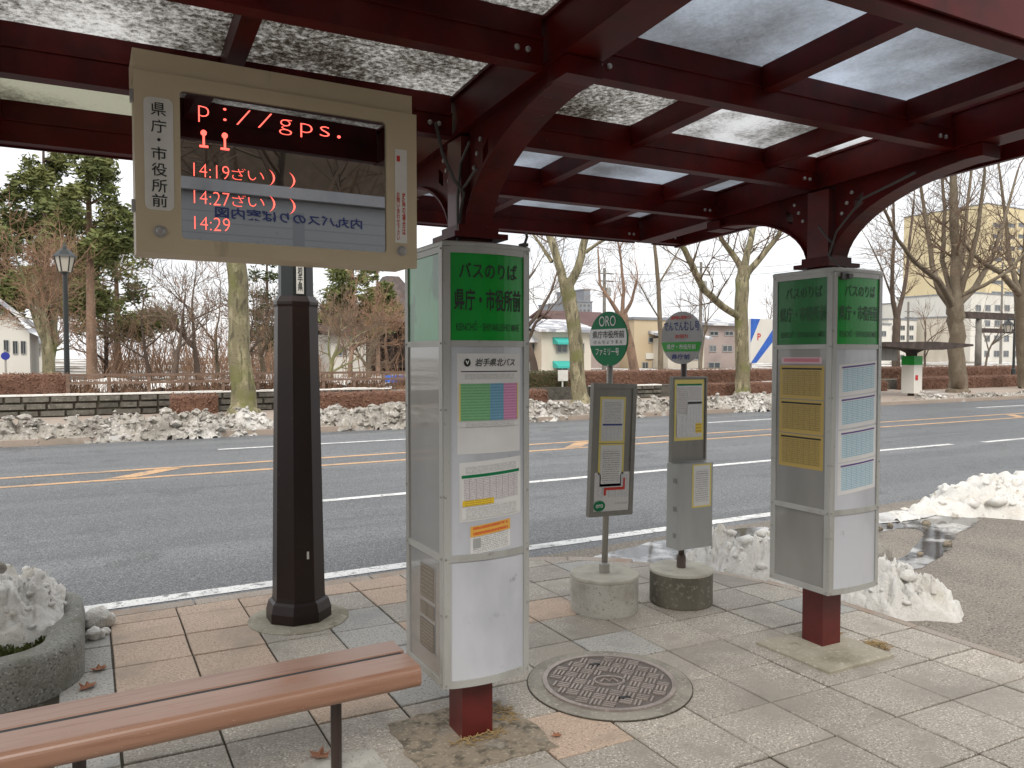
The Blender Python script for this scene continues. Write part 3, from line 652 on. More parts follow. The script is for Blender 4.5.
MS2 = dict(S=(ML['green'], ML['panel'], ML['panel']), W=(ML['green_d'], ML['panel_w'], ML['panel_w']), N=MS['N'], E=MS['E'])
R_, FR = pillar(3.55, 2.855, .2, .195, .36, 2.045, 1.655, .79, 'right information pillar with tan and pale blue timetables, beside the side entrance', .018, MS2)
for side in 'SW':
    f = FR[side]
    f.word(R_, 'バスのりば', .22, .83, 1.915, 1.975, ML['ink_g'], o, .012)
    f.word(R_, '県庁・市役所前', .12, .90, 1.79, 1.87, ML['ink_g'], o, .016)
    f.word(R_, 'KENCHŌ・SHIYAKUSHO MAE', .14, .88, 1.705, 1.745, ML['ink_g'], o, .006)
f = FR['W']
f.poster('pink_header_strip', R_, ML['p_pinkbar'], .16, .84, 1.565, 1.60, [], -.005)
for k, zt in enumerate((1.555, 1.37, 1.185)):
    f.poster('tan_timetable', R_, mat('tan_sheet', (.44, .31, .085), .6) if k == 0 else bpy.data.materials['tan_sheet'], .13, .88, zt - .18, zt, [(.05, .10, .95, .86, ML['p_tan']), (.05, .88, .95, .93, ML['ink'])], -.005, .0)
f = FR['S']
for k, zt in enumerate((1.56, 1.39, 1.215, 1.045)):
    f.poster('blue_timetable', R_, ML['paper'], .14, .90, zt - .165, zt, [(.06, .12, .94, .86, ML['p_cyan']), (.06, .88, .94, .93, ML['purple'])], -.005, .03)
bcl = MB(); bcl.bb(3.40, 3.44, 2.64, 2.66, 2.0, 2.035); bcl.bb(3.44, 3.47, 2.63, 2.66, 2.005, 2.03); keep(bcl.build('clamp', ML['conduit']), R_)

# ================================================================== HANGING LED DISPLAY
DY = 2.6
disp = empty('departure_display', (.595, DY, 1.92), 'beige hanging departure display with red glowing times', 'display')
def K(o): return keep(o, disp)
X0, X1, Z0, Z1 = .14, 1.05, 1.92, 2.466
b = MB()
SX0, SX1, SZ0, SZ1 = .268, .937, 1.968, 2.425; r = .014
# front frame around the screen opening
for a in ((X0, SX0, Z0, Z1), (SX1, X1, Z0, Z1), (SX0, SX1, Z0, SZ0), (SX0, SX1, SZ1, Z1)): b.bb(a[0], a[1], DY, DY + .03, a[2], a[3])
K(b.build('front_frame', ML['beige_metal']))
b = MB(); b.bb(X0 + .004, X1 - .012, DY + .0305, DY + .19, Z0 + .004, Z1 - .004); K(b.build('housing', ML['beige_metal']))
b = MB(); b.bb(X0 - .002, X1 - .014, DY + .008, DY + .20, Z1 + .001, 2.532); K(b.build('top_hood', ML['beige_metal']))
b = MB(); b.bb(SX0 + .001, SX1 - .001, DY + .010, DY + .03, SZ0 + .001, SZ1 - .001); K(b.build('screen', ML['screen']))
for x, z, sx, sz in ((SX0, SZ0, 1, 1), (SX1, SZ0, -1, 1), (SX0, SZ1, 1, -1), (SX1, SZ1, -1, -1)):
    P = [(x, z)] + [(x + sx * r * (1 - sin(a)), z + sz * r * (1 - cos(a))) for a in [pi / 2 * k / 5 for k in range(6)]]
    b = MB(); b.extr(P if sx * sz > 0 else P[::-1], 'y', DY + .0005, DY + .02); K(b.build('corner_fillet', ML['beige_metal']))
pl = MB(); P = []; x0, x1, z0, z1, rr = .166, .248, 2.05, 2.39, .018
for cx_, cz_, a0 in ((x1 - rr, z1 - rr, 0), (x0 + rr, z1 - rr, 90), (x0 + rr, z0 + rr, 180), (x1 - rr, z0 + rr, 270)): P += [(cx_ + rr * cos(RAD(a0 + q * 15)), cz_ + rr * sin(RAD(a0 + q * 15))) for q in range(7)]
pl.extr(P[::-1], 'y', DY - .003, DY - .0003); K(pl.build('stop_name_plate', ML['white']))
chars = '県庁・市役所前'
zs = [2.355, 2.304, 2.263, 2.222, 2.173, 2.124, 2.079]
for ch, z in zip(chars, zs):
    hh = .040 if ch != '・' else .010; ww = .043 if ch != '・' else .010
    K(text('lettering', ch, flat((.207, DY - .0042, z), (1, 0, 0), (0, 0, 1), ww, hh), ML['ink'], None, .006))
b = MB(); b.bb(.968, 1.012, DY - .0018, DY - .0003, 2.006, 2.335); K(b.build('warning_sticker', ML['white']))
b = MB(); b.bb(.974, .986, DY - .003, DY - .002, 2.292, 2.312); K(b.build('red_mark', ML['inkred']))
for k, (xx, s_) in enumerate(((1.000, '故障の場合は'), (.979, 'お問い合わせ下さい'))):
    K(text('lettering', '\n'.join(s_), flat((xx, DY - .0026, 2.195 - (.085 if k == 0 else .095)), (1, 0, 0), (0, 0, 1), .013, .15 if k == 0 else .17), ML['inkred'], None, .02))
for x, z in ((.207, 1.985), (.992, 1.978)):
    b = MB(); b.lathe((0, 0, 0), [(.019, 0), (.019, .002), (.014, .003), (.013, .012), (.008, .014)], 16); b.v = [(x + p, DY - .0004 - q, z + r_) for p, r_, q in b.v]; K(b.build('lock', ML['bolt']))
def led(s_, px0, px1, py0, py1, bold=0):
    # the word fills the rectangle spanned by two picture points taken on the screen's plane
    a = at(px0, py1, DY); c = at(px1, py0, DY)
    zc = (a.z + c.z) / 2
    K(text('led_characters', s_, flat(((a.x + c.x) / 2, DY + .0085, zc), (1, 0, 0), (0, 0, 1), c.x - a.x, abs(c.z - a.z)), ML['led'], None, bold))
ZR = {0: (2.325, 2.375)}
def ledw(s_, x0, x1, z0, z1, bold=-.022): K(text('led_characters', s_, flat(((x0 + x1) / 2, DY + .0085, (z0 + z1) / 2), (1, 0, 0), (0, 0, 1), x1 - x0, z1 - z0), ML['led'], None, bold))
ledw('p', .322, .354, 2.338, 2.388); ledw(':', .396, .406, 2.352, 2.392); ledw('/', .436, .480, 2.346, 2.396); ledw('/', .503, .548, 2.346, 2.396)
ledw('g', .570, .612, 2.334, 2.384); ledw('p', .640, .680, 2.334, 2.380); ledw('s', .705, .738, 2.347, 2.380); ledw('.', .764, .776, 2.347, 2.357)
for x in (.337, .400):      # two small pin symbols
    b = MB(); b.bb(x - .003, x + .003, DY + .006, DY + .0085, 2.266, 2.30); b.bb(x - .013, x + .013, DY + .006, DY + .0085, 2.260, 2.266); b.lathe((0, 0, 0), [(.009, 0), (.009, .0025)], 12)
    n_ = 24; b.v = b.v[:-n_] + [(x + p, DY + .006 + q, 2.305 + r_) for p, r_, q in b.v[-n_:]]; K(b.build('led_characters', ML['led']))
for k, (tm, zc) in enumerate((('14:19', 2.188), ('14:27', 2.103), ('14:29', 2.022))):
    ledw(tm, .306, .412, zc - .021, zc + .021)
    if k < 2:
        ledw('ざ', .420, .462, zc - .018, zc + .019); ledw('い', .470, .520, zc - .014, zc + .014); ledw(')', .537, .555, zc - .026, zc + .026); ledw(')', .602, .621, zc - .028, zc + .024)
# hanger arms and side hinges
for x in (.34, .86):
    b = MB(); b.bb(x - .02, x + .02, DY + .20, DY + .30, 2.44, 2.50); b.bb(x - .02, x + .02, DY + .06, DY + .205, 2.534, 2.55); K(b.build('hanger_arm', ML['red']))
for z in (2.39, 2.06): b = MB(); b.bb(X0 - .010, X0 - .001, DY + .004, DY + .03, z - .018, z + .018); K(b.build('hinge', ML['bolt']))

# ================================================================== BENCH
bench = empty('bench', (0, 2.86, 0), 'brown two-plank bench on slim dark legs', 'bench')
def plank(y0, y1, z0, z1, rf, rb):
    P = []
    for cx_, cz_, a0, rr in ((y1 - rb, z1 - rb, 0, rb), (y0 + rf, z1 - rf, 90, rf), (y0 + rf, z0 + rf, 180, rf), (y1 - rb, z0 + rb, 270, rb)): P += [(cx_ + rr * cos(RAD(a0 + q * 15)), cz_ + rr * sin(RAD(a0 + q * 15))) for q in range(7)]
    b = MB(); b.extr(P[::-1], 'x', -1.3, 1.10); o = b.build('seat_plank', ML['bench']); keep(o, bench); return o
plank(2.695, 2.860, .338, .42, .030, .004); plank(2.884, 3.02, .345, .42, .006, .014)
b = MB(); b.bb(-1.29, 1.085, 2.8605, 2.8835, .36, .4165); keep(b.build('gap_shade_strip', ML['black']), bench)  # added strip, coloured black to stand in for shade between the planks
for x in (.81, -.04, -.95):
    b = MB(); b.tube([(x, 2.84, 0), (x, 2.84, .325)], .021, 12); lg = keep(b.build('leg', ML['bench_leg'], smooth=False), bench)
    b = MB(); b.bb(x - .02, x + .02, 2.76, 2.99, .326, .336); keep(b.build('seat_bracket', ML['bench_leg']), bench)

# ================================================================== DARK LAMP POST behind the display
lp = empty('lamp_post', (1.12, 4.72, 0), 'thick dark brown eight-sided lamp post behind the hanging display', 'lamp post')
PC = (1.12, 4.72, 0); E8 = pi / 8
b = MB(); b.lathe(PC, [(.195, .0), (.195, .07), (.18, .12), (.165, .135)], 8, ph=E8); keep(b.build('base', ML['post']), lp)
b = MB(); b.lathe(PC, [(.16, .135), (.157, .16), (.128, 1.90), (.134, 1.915), (.134, 1.93), (.112, 1.965)], 8, ph=E8); keep(b.build('shaft', ML['post']), lp)
b = MB(); b.lathe(PC, [(.104, 1.966), (.085, 4.2)], 8, ph=E8); keep(b.build('upper_shaft', ML['lampmetal']), lp)
b = MB(); b.lathe((PC[0], PC[1], 4.2), [(.10, 0), (.20, .12), (.26, .55), (.30, .56), (.12, .78), (.03, .92)], 8, ph=E8); keep(b.build('lantern', ML['lampglass']), lp)
nrm = Vector((-.36, -.93, 0)).normalized(); ux = Vector((.93, -.36, 0)).normalized()
nrm = Vector((sin(-pi / 8 * 0), -1, 0)); ux = Vector((1, 0, 0)); tp = Vector((1.12, 4.72, 2.06)) + nrm * .105
b = MB(); b.bb(tp.x - .022, tp.x + .062 - .04, tp.y - .004, tp.y - .0005, 1.975, 2.165); keep(b.build('tag_plate', ML['white']), lp)
keep(text('lettering', '岩\n手\n県', flat((tp.x, tp.y - .006, 2.065), ux, (0, 0, 1), .03, .145), ML['ink'], None, .01), lp)
b = MB(); b.bb(1.135, 1.148, 4.72 - .150, 4.72 - .1475, .395, .44); keep(b.build('paint_chip', ML['white']), lp)
b = MB(); b.lathe(PC, [(.30, -.01), (.30, .004), (.26, .012)], 28); tag(b.build('post_grout', ML['pad']), kind='structure')

# ================================================================== MANHOLE
mc = gr(609, 683); MC = Vector((mc.x, mc.y, 0))
ML['ring'] = mat('ring_mortar', (.27, .25, .21), .88, [(5, (.19, .175, .145), .45, .65), (60, (.36, .33, .28), .56, .68, 3)], 0, (60, .5, .006), space='World')
ring = MB(); ring.lathe(MC, [(.404, -.03), (.404, .0035)], 56); tag(ring.build('ring_joint', ML['joint']), kind='structure')
ring = MB(); ring.lathe(MC, [(.399, -.03), (.399, .006), (.33, .007)], 56); tag(ring.build('concrete_ring', ML['ring']), kind='structure')
mh = empty('manhole_cover', MC, 'round iron manhole cover with basket-weave pattern and oval emblem', 'manhole')
b = MB(); b.lathe(MC, [(.325, .004), (.325, .012), (.316, .016), (.306, .016), (.302, .010)], 64); keep(b.build('lid', ML['iron_d']), mh)
b = MB(); n = 64
ro, ri = .326, .304
a = b.vs([(MC.x + ro * cos(2 * pi * k / n), MC.y + ro * sin(2 * pi * k / n), .0165) for k in range(n)]); c = b.vs([(MC.x + ri * cos(2 * pi * k / n), MC.y + ri * sin(2 * pi * k / n), .0165) for k in range(n)]); d0 = b.vs([(MC.x + ri * cos(2 * pi * k / n), MC.y + ri * sin(2 * pi * k / n), .009) for k in range(n)]); e0 = b.vs([(MC.x + ro * cos(2 * pi * k / n), MC.y + ro * sin(2 * pi * k / n), .006) for k in range(n)])
for k in range(n):
    q = (k + 1) % n; b.face((a + k, a + q, c + q, c + k)); b.face((c + k, c + q, d0 + q, d0 + k)); b.face((e0 + k, e0 + q, a + q, a + k))
keep(b.build('rim', ML['iron']), mh)
b = MB(); cell = .064; rz = RAD(40)
for i in range(-5, 6):
    for j in range(-5, 6):
        for s_ in (-1, 0, 1):
            cx, cy = i * cell, j * cell; hor = (i + j) % 2 == 0
            px, py = (cx, cy + s_ * .0195) if hor else (cx + s_ * .0195, cy); L = .056
            ends = [(px + t * L / 2 * hor, py + t * L / 2 * (not hor)) for t in (-1, 0, 1)]
            if any(math.hypot(*e) > .294 for e in ends) or any((e[0] / .085) ** 2 + (e[1] / .062) ** 2 < 1 for e in ends): continue
            wx, wy = px * cos(rz) - py * sin(rz), px * sin(rz) + py * cos(rz)
            b.box((MC.x + wx, MC.y + wy, .0125), (L if hor else .0095, .0095 if hor else L, .008), rz)
keep(tag(b.build('tread_pattern', ML['iron']), kind='stuff'), mh)
b = MB(); n = 28; rot = RAD(-29)
def ov(rx, ry, z): return [(MC.x + rx * cos(t) * cos(rot) - ry * sin(t) * sin(rot), MC.y + rx * cos(t) * sin(rot) + ry * sin(t) * cos(rot), z) for t in [2 * pi * k / n for k in range(n)]]
a = b.vs(ov(.078, .056, .0165)); c = b.vs(ov(.067, .046, .0165)); d0 = b.vs(ov(.067, .046, .011)); e0 = b.vs(ov(.079, .057, .009))
for k in range(n):
    q = (k + 1) % n; b.face((a + k, a + q, c + q, c + k)); b.face((c + k, c + q, d0 + q, d0 + k)); b.face((e0 + k, e0 + q, a + q, a + k))
zz = [(-.045, -.018), (-.02, .022), (.0, -.01), (.02, .022), (.045, -.018)]
b.tube([(MC.x + x * cos(rot) - y * sin(rot), MC.y + x * sin(rot) + y * cos(rot), .0125) for x, y in zz], .006, 6)
keep(b.build('emblem', ML['iron']), mh)
for a in (RAD(75), RAD(255)):
    b = MB(); b.box((MC.x + .2 * cos(a), MC.y + .2 * sin(a), .0135), (.05, .022, .008), a + pi / 2); keep(b.build('lifting_slot', ML['black']), mh)

# ================================================================== BUS STOP SIGNS
def stop_sign(c, rb, hb, label, conc, polem, rp):
    root = empty('bus_stop_sign', c, label, 'bus stop sign', 'bus stop signs on concrete drums')
    q = Vector(c)
    b = MB(); b.lathe(q, [(rb * .985, 0), (rb, .012), (rb, hb - .03), (rb - .004, hb - .022)], 40); keep(b.build('concrete_base', conc, smooth=False), root)
    b = MB(); b.lathe(q, [(rb - .003, hb - .0218), (rb + .002, hb - .018), (rb + .001, hb - .004), (rb - .010, hb)], 40); keep(b.build('base_cap', ML['concrete_t']), root)
    return root
cL = Vector((2.86, 3.95, 0)); sl = stop_sign(cL, .215, .235, 'left bus stop sign with green ORO disc on pale concrete drum', ML['concrete'], None, .02)
lean = .045
b = MB(); b.tube([cL + Vector((0, 0, .225)), cL + Vector((lean * .5, -.0, 1.0)), cL + Vector((lean, 0, 1.80))], .0195, 14); keep(b.build('pole', ML['galv'], smooth=True), sl)
b = MB(); b.lathe(cL, [(.034, .233), (.034, .29), (.024, .30)], 14); keep(b.build('socket', ML['galv']), sl)
cR = Vector((3.39, 3.83, 0)); sr = stop_sign(cR, .203, .225, 'right bus stop sign with pale round disc and grey box on dark mossy drum', ML['concrete_d'], None, .02)
b = MB(); b.tube([cR + Vector((0, 0, .215)), cR + Vector((.012, 0, 1.70))], .0195, 14); keep(b.build('pole', ML['brownpole'], smooth=True), sr)
b = MB(); b.lathe(cR, [(.03, .224), (.03, .30), (.023, .31)], 14); keep(b.build('socket', ML['brownpole']), sr)
def disc(root, c, r, yaw, roll, thick, edge):
    """round plate; local u to the right of someone facing it, v up"""
    ux = Vector((cos(yaw), sin(yaw), 0)); nn = Vector((sin(yaw), -cos(yaw), 0)); vz = Vector((0, 0, 1))
    ux, vz = ux * cos(roll) + vz * sin(roll), vz * cos(roll) - ux * sin(roll)
    c = Vector(c)
    def pt(u, v, off=0): return c + ux * (u * r) + vz * (v * r) + nn * (thick / 2 + off)
    b = MB(); n = 40
    i = b.vs([pt(cos(2 * pi * k / n), sin(2 * pi * k / n), 0) for k in range(n)]); j = b.vs([pt(cos(2 * pi * k / n), sin(2 * pi * k / n), -thick) for k in range(n)])
    b.face([i + k for k in range(n)]); b.face([j + n - 1 - k for k in range(n)])
    for k in range(n): b.face((i + k, j + k, j + (k + 1) % n, i + (k + 1) % n))
    keep(b.build('disc', edge), root)
    return pt
def band(root, pt, v0, v1, material, off=.0012, inset=.985):
    b = MB(); n = 10; A = []; B = []
    for k in range(n + 1):
        v = v0 + (v1 - v0) * k / n; w_ = math.sqrt(max(inset ** 2 - v * v, 0)); A.append(pt(-w_, v, off)); B.append(pt(w_, v, off))
    i = b.vs(A); j = b.vs(B)
    for k in range(n): b.face((i + k, j + k, j + k + 1, i + k + 1))
    keep(b.build('coloured_band', material), root)
def dword(root, pt, s_, u0, u1, v0, v1, material, bold=0, off=.0026): keep(text('lettering', s_, lambda u, v: pt(u0 + (u1 - u0) * u, v0 + (v1 - v0) * v, off), material, None, bold), root)
yw = RAD(-83)
pt = disc(sl, cL + Vector((lean - .02, 0, 1.715)), .172, yw, RAD(0), .012, ML['discgreen'])
band(sl, pt, -.24, .36, ML['paper'])
dword(sl, pt, 'ORO', -.46, .42, .46, .84, ML['paper'], 0); dword(sl, pt, '県庁市役所前', -.82, .86, .02, .30, ML['ink'], .014); dword(sl, pt, 'け ん ち ょ う ま え', -.74, .78, -.18, -.05, ML['ink'], .005)
dword(sl, pt, 'ファミリー号', -.64, .60, -.60, -.34, ML['paper'], .01)
pt = disc(sr, cR + Vector((-.010, 0, 1.725)), .170, RAD(-82), RAD(0), .012, ML['discgrey'])
band(sr, pt, -.52, -.16, ML['discband']); dword(sr, pt, 'でんでんむし号', -.86, .88, .26, .62, ML['plainblue'], .014); dword(sr, pt, '県庁・市役所前', -.70, .72, -.44, -.24, ML['paper'], .01)
dword(sr, pt, '右回り', -.30, .34, -.02, .13, ML['inkred'], .02); dword(sr, pt, '県庁前', -.46, .44, -.82, -.62, ML['plainblue'], .02); dword(sr, pt, '盛岡都心循環バス', -.50, .5, .70, .84, ML['inkred'], .02)
def board(root, cx, y, wd, z0, z1, tilt, depth, frame, sheets, name='notice_board', fr=.022):
    Ms = Matrix.Translation((cx, y, (z0 + z1) / 2)) @ Matrix.Rotation(tilt, 4, 'Y') @ Matrix.Translation((-cx, -y, -(z0 + z1) / 2))
    def bd(b, n_, m): b.v = [tuple(Ms @ Vector(v)) for v in b.v]; return keep(b.build(n_, m), root)
    b = MB(); b.bb(cx - wd / 2, cx + wd / 2, y, y + depth, z0, z1); bd(b, name, frame)
    if fr:
        b = MB()
        for a in ((cx - wd / 2, cx - wd / 2 + fr, z0, z1), (cx + wd / 2 - fr, cx + wd / 2, z0, z1), (cx - wd / 2 + fr, cx + wd / 2 - fr, z0, z0 + fr), (cx - wd / 2 + fr, cx + wd / 2 - fr, z1 - fr, z1)): b.bb(a[0], a[1], y - .008, y - .0003, a[2], a[3])
        bd(b, 'board_frame', ML['boardframe'])
    for nm, a0, b0, a1, b1, layers in sheets:
        b = MB(); mats = []
        for k, (c0, d0, c1, d1, mt) in enumerate(layers):
            if mt not in mats: mats.append(mt)
            xa = cx - wd / 2 + wd * (a0 + (a1 - a0) * c0); xb = cx - wd / 2 + wd * (a0 + (a1 - a0) * c1); za = z0 + (z1 - z0) * (b0 + (b1 - b0) * d0); zc = z0 + (z1 - z0) * (b0 + (b1 - b0) * d1)
            yy = y - .0012 - k * .0007; b.quad((xa, yy, za), (xb, yy, za), (xb, yy, zc), (xa, yy, zc), mats.index(mt), [(0, 0), (1, 0), (1, 1), (0, 1)])
        bd(b, nm, mats)
ys, pp = ML['yel'], ML['paper']
board(sl, cL.x + .022, cL.y - .055, .335, .605, 1.435, RAD(2.2), .028, ML['boardframe'], [
    ('route_sheet', .08, .03, .93, .33, [(0, 0, 1, 1, pp), (.05, .35, .95, .95, ML['p_map']), (.30, .55, .85, .62, ML['inkred']), (.80, .55, .85, .85, ML['inkred']), (.28, .42, .34, .62, ML['inkred']), (.55, .18, .95, .24, ML['p_text'])]),
    ('yellow_edged_sheet', .17, .21, .76, .545, [(0, 0, 1, 1, ys), (.08, .04, .92, .97, pp), (.12, .1, .88, .9, ML['p_text'])]),
    ('yellow_edged_sheet', .17, .55, .76, .90, [(0, 0, 1, 1, ys), (.07, .05, .93, .95, pp), (.12, .42, .88, .92, ML['p_text']), (.12, .38, .88, .42, ML['plainblue']), (.12, .08, .88, .36, ML['p_map'])])], fr=.03)
b = MB(); n = 24; cc = Vector((cL.x - .085, cL.y - .062, .675)); i = b.vs([cc + Vector((.045 * cos(2 * pi * k / n), 0, .033 * sin(2 * pi * k / n))) for k in range(n)]); b.face([i + k for k in range(n)]); keep(b.build('round_logo', ML['discgreen']), sl)
keep(text('lettering', 'oro', flat(cc + Vector((0, -.0008, 0)), (1, 0, 0), (0, 0, 1), .055, .022), pp, None, .02), sl)
board(sr, cR.x + .012, cR.y - .05, .295, .925, 1.475, RAD(.4), .022, ML['boardframe'], [
    ('yellow_edged_sheet', .08, .25, .92, .965, [(0, 0, 1, 1, ys), (.06, .05, .94, .93, pp), (.08, .90, .92, .93, ML['discgreen']), (.08, .45, .42, .88, ML['p_table']), (.44, .66, .92, .88, ML['p_table']), (.44, .60, .92, .635, ML['ink']), (.08, .07, .92, .44, ML['p_map']), (.42, .12, .92, .58, ML['p_map']), (.70, .12, .92, .28, ML['p_yel'])])], fr=.012)
board(sr, cR.x + .012, cR.y - .12, .285, .375, .920, RAD(.4), .115, ML['boxgrey'], [
    ('yellow_edged_sheet', .38, .48, .95, .99, [(0, 0, 1, 1, ys), (.08, .04, .92, .97, pp), (.12, .1, .88, .9, ML['p_text'])])], 'leaflet_box', 0)
b = MB(); 
for z in (.45, .62, .80): b.bb(cR.x - .1335, cR.x - .1305, cR.y - .1, cR.y - .07, z, z + .03)
keep(b.build('hinge', ML['boardframe']), sr)

# ================================================================== SNOW, PLANTER, PUDDLES
def vor(p): return noise.voronoi(p)[0][0]
def lumps(x, y, s, seed):
    t = 0; amp = 1; k = 1; q = Vector((noise.noise(Vector((x * s * .7, y * s * .7, 3))), noise.noise(Vector((x * s * .7, y * s * .7, 7))), 0)) * .6
    for o_ in range(5): t += amp * abs(noise.noise(Vector((x * s * k, y * s * k, seed + 3.3 * o_)) + q * k)); amp *= .58; k *= 2.05
    return t
def bank(name, mask, x0, x1, y0, y1, res, z0, h, seed, material, ls=5, rough=.45, clods=0, cs=.03, smooth=True, brk=.30):
    nx = int((x1 - x0) / res); ny = int((y1 - y0) / res); b = MB(); idx = {}
    for j in range(ny + 1):
        for i in range(nx + 1):
            x, y = x0 + res * i, y0 + res * j; jx = noise.noise(Vector((x * 9, y * 9, seed))) * res * .8; jy = noise.noise(Vector((x * 9, y * 9, seed + 5))) * res * .8
            m = mask(x, y) + brk * noise.fractal(Vector((x * 1.7, y * 1.7, seed)), 1, 2, 4)
            if m <= -.05: continue
            m = max(0, min(1, m)); pr = 1 - (1 - m) ** 2.2
            z = z0 - .045 + (h + .035) * pr * ((1 - rough) + rough * min(lumps(x, y, ls, seed), .8) * 1.7 + .12 * noise.fractal(Vector((x * ls * .6, y * ls * .6, seed + 2)), .75, 2.1, 3))
            idx[i, j] = len(b.v); b.v.append((x + jx, y + jy, max(z, z0 - .045)))
    for j in range(ny):
        for i in range(nx):
            q = [(i, j), (i + 1, j), (i + 1, j + 1), (i, j + 1)]
            if all(k in idx for k in q): b.face([idx[k] for k in q])
    if clods:
        r = random.Random(seed); keys = list(b.v); oct_ = [(1, 0, 0), (0, 1, 0), (-1, 0, 0), (0, -1, 0), (0, 0, 1), (.7, .7, .5), (-.7, .7, .5), (-.7, -.7, .5), (.7, -.7, .5), (0, 0, -.6)]
        for k in range(clods):
            x, y, z = r.choice(keys)
            if z < z0 + .03 and r.random() < .6: continue
            R_ = cs * min(2.4, .35 + .35 * r.paretovariate(1.6)); a = r.random() * 6.28; T = r.uniform(.6, 1.1)
            P = []
            for p in oct_:
                m_ = R_ * r.uniform(.7, 1.15); P.append((x + m_ * (p[0] * cos(a) - p[1] * sin(a) * T), y + m_ * (p[0] * sin(a) + p[1] * cos(a) * T), z + m_ * .8 * p[2]))
            i = b.vs(P)
            for f_ in ((0, 5, 8), (0, 1, 5), (1, 6, 5), (1, 2, 6), (2, 7, 6), (2, 3, 7), (3, 8, 7), (3, 0, 8), (4, 5, 6), (4, 6, 7), (4, 7, 8), (4, 8, 5), (9, 1, 0), (9, 2, 1), (9, 3, 2), (9, 0, 3)): b.face([i + q for q in f_])
    return b.build(name, material, smooth=smooth)
def seg_mask(pts, r):
    def f(x, y):
        best = 9
        for (ax, ay), (bx, by) in zip(pts, pts[1:]):
            dx, dy = bx - ax, by - ay; t = max(0, min(1, ((x - ax) * dx + (y - ay) * dy) / (dx * dx + dy * dy or 1))); best = min(best, math.hypot(x - ax - t * dx, y - ay - t * dy))
        return 1 - (best / r) ** 1.5
    return f
def chunk(name, c, r, seed, material, sc=(1, 1, .8), sub=3):
    import bmesh
    bm = bmesh.new(); bmesh.ops.create_icosphere(bm, subdivisions=sub, radius=1)
    b = MB()
    for v in bm.verts:
        k = 1 + .38 * noise.fractal(v.co * 1.3 + Vector((seed * 3.7, seed, 1)), 1, 2, 4); p = v.co * k; b.v.append((c[0] + p.x * r * sc[0], c[1] + p.y * r * sc[1], c[2] + p.z * r * sc[2]))
    b.f = [tuple(v.index for v in f_.verts) for f_ in bm.faces]; b.m = [0] * len(b.f); bm.free()
    return b.build(name, material, smooth=True)
# planter with granite rim
pw = empty('stone_planter', (-.6, 4.8, 0), 'curved rough granite planter rim holding snow beside the bench', 'planter')
def rim_path(off):
    xr, yf, yb, rr = -.03 - off, 4.11 + off, 5.42 - off, max(.34 - off, .05)
    P = [(-2.2, yf), (xr - rr, yf)] + [(xr - rr + rr * sin(a), yf + rr - rr * cos(a)) for a in [pi / 2 * k / 8 for k in range(1, 9)]] + [(xr, 4.8), (xr, yb - rr)] + [(xr - rr + rr * cos(a), yb - rr + rr * sin(a)) for a in [pi / 2 * k / 8 for k in range(1, 9)]] + [(-2.2, yb)]
    return P
PO, PI_ = rim_path(0), rim_path(.17)
def rimseg(k0, k1):
    b = MB(); rr = random.Random(k0)
    for k in range(k0, k1):
        nsub = 5
        for t in range(nsub):
            def P_(a, tt, pts): return Vector(pts[a]).lerp(Vector(pts[a + 1]), tt)
            q = []
            for tt in (t / nsub, (t + 1) / nsub):
                o_, i_ = P_(k, tt, PO), P_(k, tt, PI_); w_ = lambda p, z: .012 * noise.noise(Vector((p.x * 7, p.y * 7, z * 5)))
                c_ = o_.lerp(i_, .16)
                q.append([(o_.x, o_.y, -.01), (o_.x + w_(o_, 1), o_.y + w_(o_, 2), .13), (o_.x + (c_.x - o_.x) * .35, o_.y + (c_.y - o_.y) * .35, .185 + w_(o_, 3)), (c_.x, c_.y, .205 + w_(c_, 3)), (i_.x, i_.y, .195 + w_(i_, 4)), (i_.x, i_.y, .0)])
            a = b.vs(q[0]); c = b.vs(q[1])
            for s_ in range(5): b.face((a + s_, c + s_, c + s_ + 1, a + s_ + 1))
    return b
keep(rimseg(0, 4).build('rim_stone', ML['granite'], smooth=True), pw); keep(rimseg(4, 11).build('rim_stone', ML['granite'], smooth=True), pw); keep(rimseg(11, len(PO) - 1).build('rim_stone', ML['granite'], smooth=True), pw)
b = MB(); b.prism(PI_[::-1] if False else PI_, .0, .13); keep(b.build('soil', ML['soil']), pw)
b = MB(); rr = random.Random(3)
for k in range(2600):
    x, y = rr.uniform(-.75, -.19), rr.uniform(4.26, 4.62); h_ = rr.uniform(.01, .045); a = rr.random() * 6.28; z = .125 + .03 * noise.noise(Vector((x * 6, y * 6, 0)))
    b.quad((x, y, z), (x + .008 * cos(a), y + .008 * sin(a), z), (x + .012 * cos(a + 1), y + .012 * sin(a + 1), z + h_), (x + .006 * cos(a + 2), y + .006 * sin(a + 2), z + h_))
tag(b.build('moss', ML['moss']), 'patch of green moss showing between planter rim and snow', 'moss', kind='stuff')
o_ = bank('snow_heap', lambda x, y: min(1.25 - (max(0, x + .75) / .62) ** 2 - (max(0, abs(y - 4.97) - .1) / .42) ** 2, 1), -1.9, -.12, 4.36, 5.42, .012, .13, .27, 3, ML['snow'], 5.5, .42, 45, .03)
tag(o_, 'heap of melting snow piled inside the granite planter', 'snow heap')
tag(chunk('snow_lump', (-.46, 5.05, .43), .055, 5, ML['ice'], (1, .8, 1)), 'grey icy lump on top of the planter snow', 'snow lump')
tag(chunk('snow_lump', (-.21, 4.84, .23), .065, 15, ML['ice'], (.7, .8, 1.1)), 'dirty upright snow lump leaning on the planter rim', 'snow lump')
tag(chunk('snow_lump', (-.25, 5.20, .27), .065, 25, ML['snow'], (1.3, .8, .8)), 'pale pointed snow lump at the back corner of the planter', 'snow lump')
